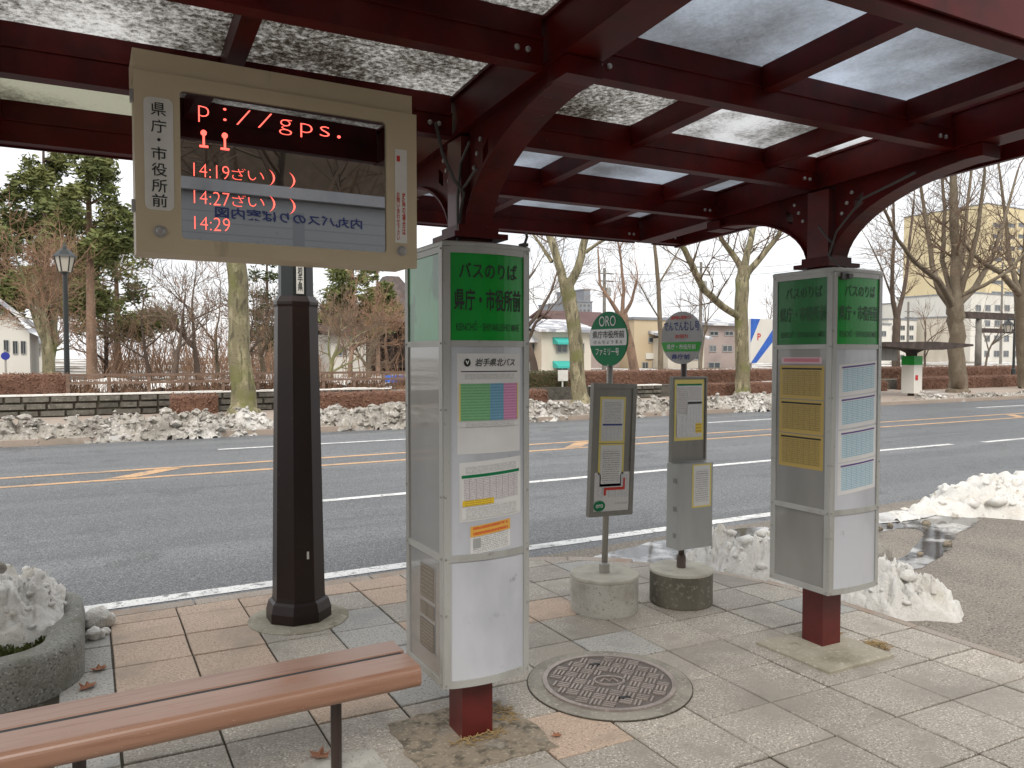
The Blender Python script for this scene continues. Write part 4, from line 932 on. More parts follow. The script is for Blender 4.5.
for k, (x, y, r_, lb) in enumerate(((.05, 5.14, .085, 'white snow block on the paving beside the planter corner'), (.02, 4.93, .05, 'small snow clump low against the planter side'), (.07, 4.98, .03, 'tiniest snow crumb beside the planter side'))):
    tag(chunk('snow_lump', (x, y, r_ * .55), r_, 31 + k * 7, ML['snow'], (1, .9, .75)), lb, 'snow lump')
# bank round the pavement corner
o_ = bank('snow_heap', seg_mask([(4.50, 4.42), (4.74, 4.25), (4.88, 3.95), (4.76, 3.55), (4.76, 3.40)], .40), 4.0, 5.3, 2.9, 5.0, .014, RZ, .28, 8, ML['snow'], 5.5, .6, 90, .035, True, .55)
tag(o_, 'broken heap of white snow around the pavement corner behind the right pillar', 'snow heap')
o_ = bank('snow_heap', seg_mask([(4.62, 3.30), (4.90, 3.16)], .27), 4.28, 5.3, 2.8, 3.7, .018, RZ, .20, 18, ML['snow'], 6, .5, 30, .03, True, .5)
tag(o_, 'low tongue of snow at the kerb right of the right pillar', 'snow heap')
tag(chunk('ice_lump', (5.05, 3.62, .13), .125, 41, ML['ice'], (1.15, .8, .75)), 'big grey ice lump on the snow right of the right pillar', 'ice lump')
tag(chunk('ice_lump', (5.22, 3.20, RZ + .03), .06, 47, ML['snow'], (1.2, .8, .8)), 'small snow lump at the end of the snow tongue', 'ice lump')
o_ = bank('snow_heap', lambda x, y: min((x - 7.75) / 1.5, 1) - ((y - 5.05 + .12 * (x - 8) + .22 * noise.noise(Vector((x * 1.6, 3, 3))) + .10 * noise.noise(Vector((x * 5, 9, 3)))) / .62) ** 2 * .9 + .1, 7.3, 13.5, 4.0, 6.2, .022, RZ, .26, 28, ML['snow'], 3, .55, 160, .045, True, .5)
tag(o_, 'long ploughed snow heap beyond the side entrance at the right edge', 'snow heap')
# far roadside bank
def farmask(x, y):
    if 20.5 < x < 27.5 or x > 27.5: k = .05 if x < 27.5 else .34
    else: k = 1
    c = 17.85 + .15 * noise.noise(Vector((x * .3, 4, 1)))
    wv = .72 + .2 * noise.noise(Vector((x * .5, 2, 2)))
    return k * (.72 + .45 * noise.noise(Vector((x * .35, 7, 2))) + (.35 if 5 < x < 11 else 0)) - ((y - c) / wv) ** 2 * 1.15
o_ = bank('roadside_snow', farmask, -8, 42, 16.9, 19.1, .045, RZ, .46, 51, ML['snow_d'], 2.4, .60, 2600, .065, False)
tag(o_, 'dirty ploughed snow bank along the far side of the road', 'snow bank', kind='stuff')
b = MB(); rr = random.Random(9)
b = None
# standing water and slush
def blob(name, pts, z, material, label, cat):
    P = []; n = len(pts)
    for k in range(n):
        p0, p1, p2, p3 = [Vector(pts[(k + q - 1) % n]) for q in range(4)]
        for t in range(6):
            t /= 6; q = .5 * ((2 * p1) + (p2 - p0) * t + (2 * p0 - 5 * p1 + 4 * p2 - p3) * t * t + (3 * p1 - p0 - 3 * p2 + p3) * t ** 3)
            q = q + Vector((noise.noise(Vector((q.x * 5, q.y * 5, 1))), noise.noise(Vector((q.x * 5, q.y * 5, 8))))) * .05; P.append((q.x, q.y))
    b = MB(); i = b.vs([(x, y, z) for x, y in P]); b.face(range(i, i + len(P)))
    return tag(b.build(name, material), label, cat)
tag(blob('puddle', [(3.45, 5.02), (3.75, 5.32), (4.9, 5.52), (5.9, 5.42), (5.3, 5.0), (4.75, 4.50), (4.2, 4.55), (3.8, 4.75)], RZ + .008, ML['water'], 'icy puddle in the gutter behind the right bus stop sign', 'puddle'))
blob('puddle', [(6.2, 5.0), (7.4, 5.25), (8.4, 5.0), (8.0, 4.55), (7.2, 4.3), (6.5, 3.95), (5.6, 3.72), (5.5, 3.85), (6.3, 4.15), (7.15, 4.6), (6.8, 4.75), (6.2, 4.6)], RZ + .008, ML['water'], 'shallow winding puddle on the side entrance by the ploughed heap', 'puddle')
blob('slush', [(6.5, 5.1), (7.6, 5.32), (8.4, 5.1), (7.7, 4.92), (7.0, 4.98)], RZ + .013, ML['slush'], 'thin slush strip at the foot of the ploughed heap', 'slush')
sheet('gutter', [(2.2, 5.44), (3.0, 5.56), (5.2, 5.64), (9, 5.62), (9, 5.40), (5.4, 5.05), (4.6, 4.3), (4.2, 4.1), (3.9, 4.3)], RZ + .0055, ML['drive'])
rr = random.Random(12)
for k, (x, y, s_, lb) in enumerate(((6.75, 4.78, .04, 'dark clod standing in the puddle, nearest the right pillar'), (7.0, 4.84, .035, 'second dark clod standing in the puddle'), (7.4, 4.72, .045, 'dark clod at the right end of the broad puddle'), (6.75, 4.10, .045, 'flat dark clod in the narrow arm of the puddle'), (6.2, 4.0, .03, 'tiny dark clod in the narrow arm of the puddle'))):
    tag(chunk('ice_clod', (x, y, RZ + .02), s_, 60 + k, ML['soil'], (1.2, .7, .8), 2), lb, 'clod')
# fallen leaves and straw
def leaf(c, s_, yaw, label):
    b = MB(); n = 8; P = []
    out = [(0, -1), (.35, -.6), (.8, -.55), (.5, -.1), (.9, .3), (.35, .4), (0, 1), (-.35, .4), (-.9, .25), (-.5, -.1), (-.75, -.6), (-.35, -.6)]
    for x, y in out: z = .25 * (x * x + .5 * y * y) + .1 * noise.noise(Vector((x * 2, y * 2, yaw))); P.append((c[0] + s_ * (x * cos(yaw) - y * sin(yaw)), c[1] + s_ * (x * sin(yaw) + y * cos(yaw)), c[2] + .004 + s_ * z * 1.6))
    i = b.vs(P); j = b.vs([(c[0], c[1], c[2] + .006)])
    for k in range(len(P)): b.face((i + k, i + (k + 1) % len(P), j))
    tag(b.build('fallen_leaf', ML['leaf']), label, 'leaf', 'fallen leaves')
leaf((.79, 3.02, 0), .05, .6, 'curled brown leaf on the paving beside the bench leg'); leaf((-.02, 4.20, 0), .05, 2.2, 'brown leaf at the foot of the planter, nearest the bench')
leaf((.03, 4.42, 0), .045, 1.2, 'rusty brown leaf fragment on the paving beside the planter'); leaf((1.71, 2.70, 0), .025, 1.2, 'tiny leaf scrap at the corner of the dirt patch')
def straw(c, rx, ry, n, seed, label):
    r = random.Random(seed); b = MB()
    for k in range(n):
        a = r.random() * 6.28; q = r.random() ** .5; x, y = c[0] + rx * q * cos(a), c[1] + ry * q * sin(a); d = r.random() * 6.28; L = r.uniform(.015, .045)
        z = .004 + .02 * (1 - q) * r.random(); b.tube([(x, y, z), (x + L * cos(d), y + L * sin(d), z + r.uniform(-.004, .012))], .0016, 3, cap=False)
    tag(b.build('dry_straw', ML['straw']), label, 'straw', kind='stuff')
straw((3.80, 2.70), .07, .06, 160, 2, 'tuft of dry straw at the right corner of the concrete pad'); straw((3.74, 2.95), .06, .05, 90, 3, 'small wisp of straw behind the right pillar foot'); straw((1.42, 2.84), .13, .03, 110, 6, 'dry grass round the left column foot'); straw((1.62, 2.98), .05, .10, 60, 7, 'dry grass at the right rim of the dirt patch')

# ================================================================== TREES
def wander(p, d, L, n, r, amt, up):
    pts = [p]; 
    for k in range(n):
        d = (d + Vector((r.gauss(0, amt), r.gauss(0, amt), r.gauss(0, amt) + up))).normalized(); p = p + d * (L / n); pts.append(p)
    return pts, d
def grow(tm, cm, p, d, L, rad, depth, r, up=.06, spread=.55, amt=.10, kids=(3, 4), minr=.006):
    n = 4 if depth > 1 else 3
    pts, d2 = wander(p, d, L, n, r, amt, up)
    rs = [rad * (1 - .5 * k / n) for k in range(n + 1)]
    (tm if depth >= 3 else cm).tube(pts, rs, 7 if depth >= 3 else (4 if depth == 2 else 3), cap=False)
    if depth <= 0: return
    for k in range(r.randint(*kids)):
        t = r.uniform(.35, 1); i = min(int(t * n), n - 1); q = pts[i].lerp(pts[i + 1], t * n - i)
        ax = d2.orthogonal(); ax.rotate(Matrix.Rotation(r.random() * 6.28, 3, d2)); nd = (d2 + ax * r.uniform(.5, 1.2) * spread * 1.6).normalized()
        grow(tm, cm, q, nd, L * r.uniform(.55, .8), max(rad * r.uniform(.4, .6), minr), depth - 1, r, up, spread, amt, kids, minr)
    grow(tm, cm, pts[-1], d2, L * r.uniform(.6, .85), max(rad * .5, minr), depth - 1, r, up, spread, amt, kids, minr)
def finish(tm, cm, base, name, label, cat, group, bark, twig):
    root = empty(name, base, label, cat, group)
    keep(tm.build('trunk', bark, smooth=True), root)
    if cm.f: keep(cm.build('crown', twig), root)
    return root
def limb_tree(limbs, Y, seed, name, label, group, bark, twig, depth=2, kids=(2, 4), spread=.5, flare=1.35, tw=1., up=.05, twL=1.):
    """limbs: lists of (px, py, radius, dY); the first is the trunk"""
    r = random.Random(seed); tm, cm = MB(), MB(); base = None
    for li, L in enumerate(limbs):
        pts = []; rs = []
        for k, (px, py, rad, dy) in enumerate(L): pts.append(at(px, py, Y + dy)); rs.append(rad)
        if li == 0: base = Vector((pts[0].x, pts[0].y, .02)); pts = [Vector((pts[0].x, pts[0].y, -.05)), Vector((pts[0].x, pts[0].y, .25))] + pts[1:]; rs = [rs[0] * flare, rs[0]] + rs[1:]
        P = []; Rr = []
        for k in range(len(pts) - 1):
            for t in range(3):
                q = pts[k].lerp(pts[k + 1], t / 3); P.append(q + Vector((r.gauss(0, .1), r.gauss(0, .1), 0)) * rs[k] * (1 if t else 0)); Rr.append(rs[k] + (rs[k + 1] - rs[k]) * t / 3)
        P.append(pts[-1]); Rr.append(rs[-1]); tm.tube(P, Rr, 12 if li == 0 else 8, cap=False)
        if li or len(limbs) == 1:
            n = max(3, int((P[-1] - P[0]).length * 1.6 * tw))
            for k in range(n):
                t = r.uniform(.25, 1); i = min(int(t * (len(P) - 1)), len(P) - 2); q = P[i]; d = (P[i + 1] - P[i]).normalized()
                ax = d.orthogonal(); ax.rotate(Matrix.Rotation(r.random() * 6.28, 3, d)); nd = (d * .7 + ax * spread * 1.5 + Vector((0, 0, .25))).normalized()
                grow(tm, cm, q, nd, r.uniform(.7, 1.5) * twL, max(Rr[i] * .28, .012), depth, r, up, spread, .1, kids, .009)
            grow(tm, cm, P[-1], (P[-1] - P[-2]).normalized(), 1.3 * twL, Rr[-1] * .7, depth, r, up, spread, .1, kids, .009)
    return finish(tm, cm, base, name, label, 'tree', group, bark, twig)
G1 = 'plane trees along the far pavement'
limb_tree([[(244, 412, .36, 0), (242, 380, .31, 0), (238, 300, .27, 0), (236, 262, .26, 0), (234, 200, .25, 0), (234, 120, .22, 0)], [(234, 170, .12, 0), (200, 110, .09, .5), (170, 40, .06, 1)], [(234, 150, .12, 0), (280, 90, .09, -.5), (310, 20, .06, -1)]], 22.2, 1, 'plane_tree', 'thick mottled plane trunk rising behind the hanging display', G1, ML['bark_pl'], ML['twig'])
limb_tree([[(580, 404, .29, 0), (577, 370, .255, 0), (573, 320, .24, 0), (569, 295, .25, 0), (566, 283, .25, 0)], [(567, 288, .17, 0), (558, 262, .14, .2), (549, 235, .12, .4), (538, 190, .09, .8), (530, 120, .06, 1)], [(567, 290, .17, 0), (578, 268, .14, -.3), (586, 235, .12, -.5), (592, 190, .09, -.8), (606, 120, .05, -1)], [(552, 262, .07, .4), (541, 245, .05, .8), (528, 228, .03, 1.2)], [(586, 252, .07, -.5), (597, 244, .05, -.9), (612, 236, .03, -1.2)]], 21.8, 2, 'plane_tree', 'forked yellowish plane tree between the left pillar and the ORO sign', G1, ML['bark_pl'], ML['twig'], twL=1.1)
limb_tree([[(743, 397, .30, 0), (742, 360, .27, 0), (741, 310, .26, 0), (742, 280, .27, 0), (744, 268, .25, 0)], [(742, 318, .15, 0), (722, 306, .14, -.3), (704, 290, .13, -.5), (692, 265, .12, -.6), (680, 243, .10, -.7), (668, 200, .07, -1)], [(744, 275, .15, 0), (738, 262, .13, .3), (722, 240, .10, .5), (708, 205, .07, .9)], [(744, 272, .16, 0), (748, 250, .13, 0), (754, 225, .11, .2), (760, 170, .07, .3)], [(746, 275, .14, 0), (762, 256, .12, -.4), (778, 236, .09, -.7), (795, 200, .06, -1)]], 22.6, 3, 'plane_tree', 'plane tree with a long limb bent to the left, seen left of the right pillar', G1, ML['bark_pl'], ML['twig'])
limb_tree([[(958, 392, .40, 0), (957, 360, .34, 0), (956, 325, .33, 0), (955, 312, .37, 0), (955, 300, .33, 0)],
    [(955, 305, .26, 0), (956, 260, .22, 0), (954, 220, .19, 0), (953, 170, .14, 0), (955, 100, .08, 0)],
    [(953, 308, .17, 0), (940, 292, .14, .3), (932, 265, .11, .6), (926, 220, .08, 1), (915, 150, .05, 1.3)], [(952, 306, .15, 0), (938, 280, .13, -.4), (915, 262, .10, -.8), (898, 240, .07, -1.1), (880, 200, .05, -1.5)],
    [(957, 305, .17, 0), (975, 288, .14, .4), (990, 262, .11, .7), (1003, 225, .08, 1), (1018, 170, .05, 1.4)], [(957, 303, .14, 0), (968, 270, .12, -.5), (978, 230, .09, -.9), (985, 170, .06, -1.3)], [(953, 300, .13, 0), (942, 260, .11, .8), (945, 210, .08, 1.2), (940, 150, .05, 1.5)], [(957, 300, .12, 0), (963, 255, .10, 1), (968, 200, .07, 1.4), (975, 140, .05, 1.8)], [(956, 298, .10, 0), (985, 285, .08, -1), (1010, 270, .06, -1.6), (1035, 240, .04, -2)]],
    20.4, 4, 'plane_tree', 'broad bare plane tree with fanning limbs right of the right pillar', G1, ML['bark_gr'], ML['twig'], tw=1.0, twL=1.2)
limb_tree([[(1026, 392, .40, 0), (1024, 350, .35, 0), (1022, 310, .33, 0), (1021, 290, .34, 0)], [(1021, 295, .2, 0), (1026, 250, .16, 0), (1032, 180, .1, 0)], [(1020, 295, .17, 0), (1000, 272, .13, -.3), (982, 262, .1, -.6), (965, 245, .07, -.8)], [(1019, 292, .14, 0), (1010, 262, .12, .5), (1006, 220, .09, .9), (998, 160, .05, 1.2)]], 21.4, 5, 'plane_tree', 'bare plane tree cut by the right edge of the picture', G1, ML['bark_gr'], ML['twig'])
# slimmer trees behind
limb_tree([[(661, 372, .17, 0), (661, 340, .15, 0), (659, 300, .13, 0), (657, 270, .12, 0), (654, 240, .09, 0), (650, 180, .06, 0)], [(658, 285, .06, 0), (672, 262, .05, .5), (684, 240, .03, 1)], [(660, 320, .05, 0), (648, 300, .04, -.6), (640, 285, .03, -1)]], 36, 6, 'bare_tree', 'slender upright bare tree between the two round sign discs', 'bare trees across the road', ML['bark_gr'], ML['twig'])
limb_tree([[(636, 374, .26, 0), (630, 345, .24, 0), (624, 325, .27, 0), (622, 314, .28, 0)], [(622, 318, .14, 0), (610, 300, .10, 0), (600, 285, .07, .5), (598, 250, .04, .8)], [(622, 316, .12, 0), (624, 290, .09, .4), (621, 260, .06, .8), (615, 225, .04, 1)], [(624, 316, .12, 0), (632, 300, .08, -.4), (637, 280, .05, -.8)]], 33, 7, 'bare_tree', 'pollarded russet tree leaning left just behind the ORO disc', 'bare trees across the road', ML['bark_red'], ML['twig_r'], depth=2, twL=.7, tw=1.4)
limb_tree([[(896, 372, .26, 0), (896, 340, .23, 0), (897, 318, .22, 0)], [(897, 322, .16, 0), (892, 290, .13, 0), (894, 240, .09, 0), (893, 180, .06, 0)], [(897, 320, .15, 0), (903, 295, .12, .3), (908, 260, .09, .5), (914, 200, .06, .8)], [(893, 300, .06, 0), (880, 265, .05, .6), (868, 240, .03, 1)]], 30, 8, 'bare_tree', 'dark twin-stemmed bare tree just right of the right pillar', 'bare trees across the road', ML['bark_dk'], ML['twig'])
limb_tree([[(540, 374, .16, 0), (530, 350, .14, 0), (520, 330, .12, 0), (505, 310, .1, 0)], [(522, 333, .09, 0), (540, 312, .07, 0), (552, 290, .05, .3), (560, 262, .03, .6)], [(528, 340, .08, 0), (536, 322, .06, -.3), (548, 312, .04, -.8)], [(508, 312, .08, 0), (520, 290, .06, .4), (535, 270, .04, .8)]], 27, 9, 'bare_tree', 'low bare tree reaching out from behind the left pillar', 'bare trees across the road', ML['bark_dk'], ML['twig'])
# left: pale multi-stemmed tree with bushy russet top, pine with red trunk
limb_tree([[(50, 384, .22, 0), (48, 350, .2, 0), (44, 322, .17, 0), (38, 300, .13, 0), (34, 275, .09, 0)], [(49, 375, .14, 0), (54, 340, .13, .3), (55, 300, .1, .4), (57, 270, .06, .5)], [(47, 350, .12, 0), (36, 320, .1, -.4), (28, 290, .07, -.6), (20, 268, .04, -.8)], [(50, 345, .1, 0), (45, 315, .08, .8), (47, 285, .05, 1)]], 32, 10, 'bare_tree', 'pale multi-stemmed tree with bushy russet top left of the street lamp', 'bare trees across the road', ML['bark_pl'], ML['twig_r'], depth=3, tw=2.2, twL=.75, spread=.7)
def foliage(b, vols, n, r, s0, s1, flat_=.5):
    for k in range(n):
        c, R_, vr = r.choices(vols, [v[2] for v in vols])[0]
        while True:
            q = Vector((r.uniform(-1, 1), r.uniform(-1, 1), r.uniform(-1, 1)))
            if q.length < 1 and noise.noise(Vector((q.x * R_[0] * 1.1 + c.x, q.y * R_[1] * 1.1 + c.y, q.z * R_[2] * 1.6 + c.z))) > -.16: break
        q = q * r.uniform(.55, 1.12)
        p = Vector((c.x + q.x * R_[0], c.y + q.y * R_[1], c.z + q.z * R_[2]))
        s_ = r.uniform(s0, s1); a = Vector((r.gauss(0, 1), r.gauss(0, 1), r.gauss(0, flat_))).normalized(); d = a.orthogonal(); d.rotate(Matrix.Rotation(r.random() * 6.28, 3, a)); d = d * .22
        b.quad(p - a * s_ - d * s_ * .4, p - a * s_ * .2 + d * s_, p + a * s_, p - a * s_ * .2 - d * s_)
def conifer(px, py0, py1, Y, seed, name, label, wid, n, bark, leafm, tiers, trad=.22, s=(.09, .24), lean=0, low=.25):
    r = random.Random(seed); bs = at(px, py0, Y); tpz = at(px, py1, Y).z; bs.z = .3; hgt = tpz - bs.z
    tm = MB(); cm = MB(); tm.tube([bs + Vector((lean * t / 6 * hgt, 0, hgt * t / 6)) for t in range(7)], [trad * (1 - .8 * t / 6) for t in range(7)], 9, cap=False)
    vols = []
    for k in range(tiers):
        t = low + (1 - low) * (k + .5) / tiers; w_ = wid * (1.05 - t) ** .7 * r.uniform(.7, 1.15)
        for q in range(r.randint(3, 5)):
            a = r.random() * 6.28; d = w_ * r.uniform(.35, 1.0); e = bs + Vector((cos(a) * d + lean * t * hgt, sin(a) * d, hgt * t + r.uniform(-.3, .3)))
            tm.tube([bs + Vector((lean * t * hgt, 0, hgt * t - .25 * d)), e.lerp(bs + Vector((lean * t * hgt, 0, hgt * t)), .4) + Vector((0, 0, -.1)), e], [.05, .035, .012], 4, cap=False)
            R_ = (w_ * r.uniform(.35, .62), w_ * r.uniform(.35, .62), w_ * r.uniform(.14, .3) + .3); vols.append((e, R_, R_[0] * R_[1] * R_[2]))
    foliage(cm, vols, n, r, *s)
    root = empty(name, bs, label, 'tree', 'evergreen trees in the park'); keep(tm.build('trunk', bark, smooth=True), root); keep(cm.build('crown', leafm), root); return root
conifer(48, 372, 135, 44, 11, 'pine_tree', 'large dense green pine behind the left street lamp', 3.9, 26000, ML['bark_dk'], ML['needle'], 12, low=.30)
conifer(8, 372, 205, 66, 12, 'pine_tree', 'darker pine at the left edge, lower than its neighbour', 4.6, 13000, ML['bark_dk'], ML['needle_d'], 8, low=.42)
conifer(92, 375, 120, 38, 13, 'pine_tree', 'tall pine with bare reddish trunk just left of the hanging display', 3.4, 7500, ML['bark_red'], ML['needle'], 6, .24, low=.5)
conifer(118, 372, 215, 52, 14, 'pine_tree', 'thin wispy pine half hidden by the left side of the display', 4.0, 9000, ML['bark_red'], ML['needle'], 9)
conifer(352, 368, 215, 46, 15, 'pine_tree', 'dark green evergreen between the lamp post and the left pillar', 3.4, 9000, ML['bark_red'], ML['needle'], 8, .35, low=.32)
conifer(378, 368, 232, 41, 16, 'pine_tree', 'yellowish thin evergreen in front of the temple roof', 1.9, 2600, ML['bark_red'], ML['needle'], 6, .14, low=.3)
conifer(268, 370, 250, 55, 17, 'pine_tree', 'distant evergreen seen past the thick plane trunk', 3.0, 5000, ML['bark_dk'], ML['needle_d'], 6, low=.15)
def wild(px, Y, hgt, seed, label, bark, twig, rad=.12, depth=4, lean=(0, 0), kids=(2, 3), spread=.5):
    r = random.Random(seed); bs = at(px, 372, Y); bs.z = .35; tm, cm = MB(), MB()
    grow(tm, cm, bs, Vector((lean[0], lean[1], 1)).normalized(), hgt * .36, rad, depth, r, .05, spread, .12, kids, .012)
    return finish(tm, cm, bs, 'bare_tree', label, 'tree', 'bare trees across the road', bark, twig)
wl = [(150, 40, 6.0, 'spreading bare tree right of the red pine trunk', ML['bark_dk'], ML['twig'], (-.1, 0)), (172, 34, 5.0, 'low twisted bare tree with forking stems under the display', ML['bark_dk'], ML['twig'], (.3, 0)),
      (200, 36, 5.6, 'dark leaning bare tree just left of the thick plane trunk', ML['bark_dk'], ML['twig'], (-.35, 0)), (216, 42, 6.5, 'russet bare tree behind the clipped hedge block', ML['bark_gr'], ML['twig_r'], (0, 0)),
      (226, 38, 5.0, 'thin dark bare tree slanting right beside the thick plane trunk', ML['bark_dk'], ML['twig'], (.45, 0)), (262, 40, 6.0, 'grey bare tree just right of the thick plane trunk', ML['bark_gr'], ML['twig'], (.05, 0)),
      (330, 30, 4.4, 'small pale forked tree just right of the dark lamp post', ML['bark_pl'], ML['twig'], (.05, 0)), (350, 34, 5.0, 'russet trunk tree in front of the small white house', ML['bark_red'], ML['twig_r'], (.05, 0)),
      (368, 34, 4.8, 'pale leggy tree before the temple', ML['bark_gr'], ML['twig_r'], (0, 0)), (388, 36, 5.0, 'thin russet tree beside the left pillar edge', ML['bark_red'], ML['twig_r'], (0, 0)),
      (105, 46, 6.5, 'brown bare tree between the street lamp and the display', ML['bark_dk'], ML['twig_r'], (0, 0)), (700, 44, 8.5, 'far thin bare tree left of the bent plane limb', ML['bark_gr'], ML['twig'], (0, 0)), (790, 46, 9, 'far bare tree behind the right pillar', ML['bark_gr'], ML['twig'], (0, 0)),
      (985, 38, 9, 'thin bare tree by the stone gate', ML['bark_gr'], ML['twig'], (0, 0)), (925, 40, 8, 'thin bare tree behind the far shelter', ML['bark_dk'], ML['twig'], (0, 0))]
for k, (px, Y, hg, lb, bk, tw, ln) in enumerate(wl): wild(px, Y, hg, 100 + k, lb, bk, tw, .09 + .012 * (k % 4) if px > 400 else .12 + .02 * (k % 3), 5 if px < 400 else 4, ln, (2, 3))
# brown undergrowth of the park that reads as one mass
b = MB(); r = random.Random(77)
for k in range(1000):
    px = r.uniform(100, 410); Y = r.uniform(42, 66); p = at(px, 372, Y); p.z = .5; hh = r.uniform(.5, 4.2) * (1 if px < 300 else .6)
    d = Vector((r.gauss(0, .3), r.gauss(0, .3), 1)).normalized(); q = p + d * hh; m_ = (p + q) / 2 + Vector((r.gauss(0, .15), r.gauss(0, .15), 0)); b.tube([p, m_, q], [.03, .02, .008], 3, cap=False)
    for t in range(3):
        e = p.lerp(q, r.uniform(.4, 1)); b.tube([e, e + Vector((r.gauss(0, .35), r.gauss(0, .3), r.uniform(.1, .6)))], [.014, .006], 3, cap=False)
tag(b.build('park_thicket', ML['twig_r']), 'brown leafless undergrowth filling the park behind the fence', 'thicket', kind='stuff')

# ================================================================== HEDGES, FENCE
def hedge(X0, X1, y, z0, z1, dep, label, n=None, material=None, leafm=None):
    root = empty('clipped_hedge', ((X0 + X1) / 2, y, z0), label, 'hedge', 'clipped brown hedges across the road'); r = random.Random(int(X0 * 100) & 1023)
    b = MB(); nx = max(2, int((X1 - X0) / .25)); prof = [(0, 0), (0, .8), (.08, .95), (.25, 1), (.75, 1), (.92, .95), (1, .8), (1, 0)]
    rings = []
    for i in range(nx + 1):
        x = X0 + (X1 - X0) * i / nx; s_ = .9 if i in (0, nx) else 1
        rings.append(b.vs([(x, y + dep * (.5 + (u - .5) * s_) + .03 * noise.noise(Vector((x * 3, v * 3, u * 5))), z0 + (z1 - z0) * v * s_ + .03 * noise.noise(Vector((x * 2, u * 4, 9)))) for u, v in prof]))
    for a, c in zip(rings, rings[1:]):
        for k in range(len(prof) - 1): b.face((a + k, c + k, c + k + 1, a + k + 1))
    b.face([rings[0] + k for k in range(len(prof))]); b.face([rings[-1] + k for k in range(len(prof))][::-1])
    keep(b.build('core', material or ML['hedge']), root)
    n = n or int((X1 - X0) * (z1 - z0 + dep) * 420); b = MB()
    for k in range(n):
        x = r.uniform(X0, X1); t = r.random()
        if t < .62: p = Vector((x, y - .01 + r.gauss(0, .025), r.uniform(z0, z1)))
        elif t < .9: p = Vector((x, y + r.uniform(0, dep), z1 + r.gauss(.0, .025)))
        else: p = Vector((r.choice((X0, X1)), y + r.uniform(0, dep), r.uniform(z0, z1)))
        a = Vector((r.gauss(0, 1), r.gauss(-.4, .6), r.gauss(.3, 1))).normalized(); d = a.orthogonal() * r.uniform(.25, .5); s_ = r.uniform(.02, .05)
        b.quad(p - a * s_, p + d * s_, p + a * s_, p - d * s_)
    keep(b.build('leaves', leafm or ML['hedge_l']), root); return root
def PX(px, Y, py=385): return at(px, py, Y).x
hedge(PX(171, 22.9), PX(218, 22.9), 22.9, .02, .55, .55, 'short clipped brown hedge block in front of the stone wall')
hedge(PX(322, 22.9), PX(412, 22.9), 22.9, .02, .52, .6, 'clipped brown hedge behind the snow bank, left of the left pillar')
hedge(PX(400, 22.9) + .6, PX(548, 22.9), 22.9, .02, .46, .6, 'clipped brown hedge right of the left pillar below the cream house')
hedge(PX(560, 25.6), PX(800, 25.6), 25.6, .45, 1.03, .8, 'long upper brown hedge behind the two bus stop signs')
hedge(PX(706, 22.9), PX(800, 22.9), 23.4, .02, .52, .6, 'low front brown hedge left of the right pillar')
hedge(PX(800, 26), PX(1060, 26), 26.0, .45, 1.05, .8, 'long upper brown hedge right of the right pillar')
hedge(PX(920, 22.4), PX(1050, 22.4), 23.0, .02, .62, .6, 'low front brown hedge behind the broad plane tree')
hedge(PX(860, 22.4), PX(900, 22.4), 23.0, .02, .50, .6, 'short dark hedge behind the far bus shelter pillar')
hedge(PX(0, 24.6) - 2, PX(68, 24.6), 24.6, .55, 1.13, .4, 'brown hedge along the wall top at the left edge', None)
hedge(PX(528, 24.4), PX(570, 24.4), 24.5, .45, 1.05, 1.2, 'rounded olive brown shrub below the yellow shop', None, ML['evhedge'], ML['evhedge'])
root = empty('park_fence', (PX(230, 24.5), 24.5, .5), 'low brown rail fence with twiggy shrubs along the top of the stone wall', 'fence')
Xa, Xb = PX(68, 24.5), PX(412, 24.5); n = int((Xb - Xa) / 1.0)
for k in range(n + 1):
    b = MB(); b.box((Xa + (Xb - Xa) * k / n, 24.5, .80), (.09, .09, .64)); keep(b.build('post', ML['wood']), root)
for z in (1.10, .88):
    b = MB(); b.bb(Xa - .05, Xb + .05, 24.44, 24.453, z - .035, z + .035); keep(b.build('rail', ML['wood']), root)
b = MB(); r = random.Random(31)
for k in range(2600):
    x = Xa + (Xb - Xa) * r.random()
    if noise.noise(Vector((x * 1.3, 1, 1))) < -.15 and r.random() < .8: continue
    p = Vector((x, 24.6 + r.uniform(-.05, .25), .5)); q = p + Vector((r.gauss(0, .12), r.gauss(0, .06), r.uniform(.2, .64))); b.tube([p, q], [.011, .006], 3, cap=False)
keep(tag(b.build('twigs', ML['twig_r']), kind='stuff'), root)
b = MB()
for k in range(16):
    x0 = Xa + .3 + (Xb - Xa - .6) * k / 16; b.v
tag(bank('park_snow', lambda x, y: .25 + .7 * noise.noise(Vector((x * .5, y * .6, 5))), PX(60, 26), PX(560, 26), 24.9, 32, .22, .62, .22, 91, ML['snow'], 1.2, .3), 'patchy snow lying on the park ground behind the fence', 'snow', kind='stuff')

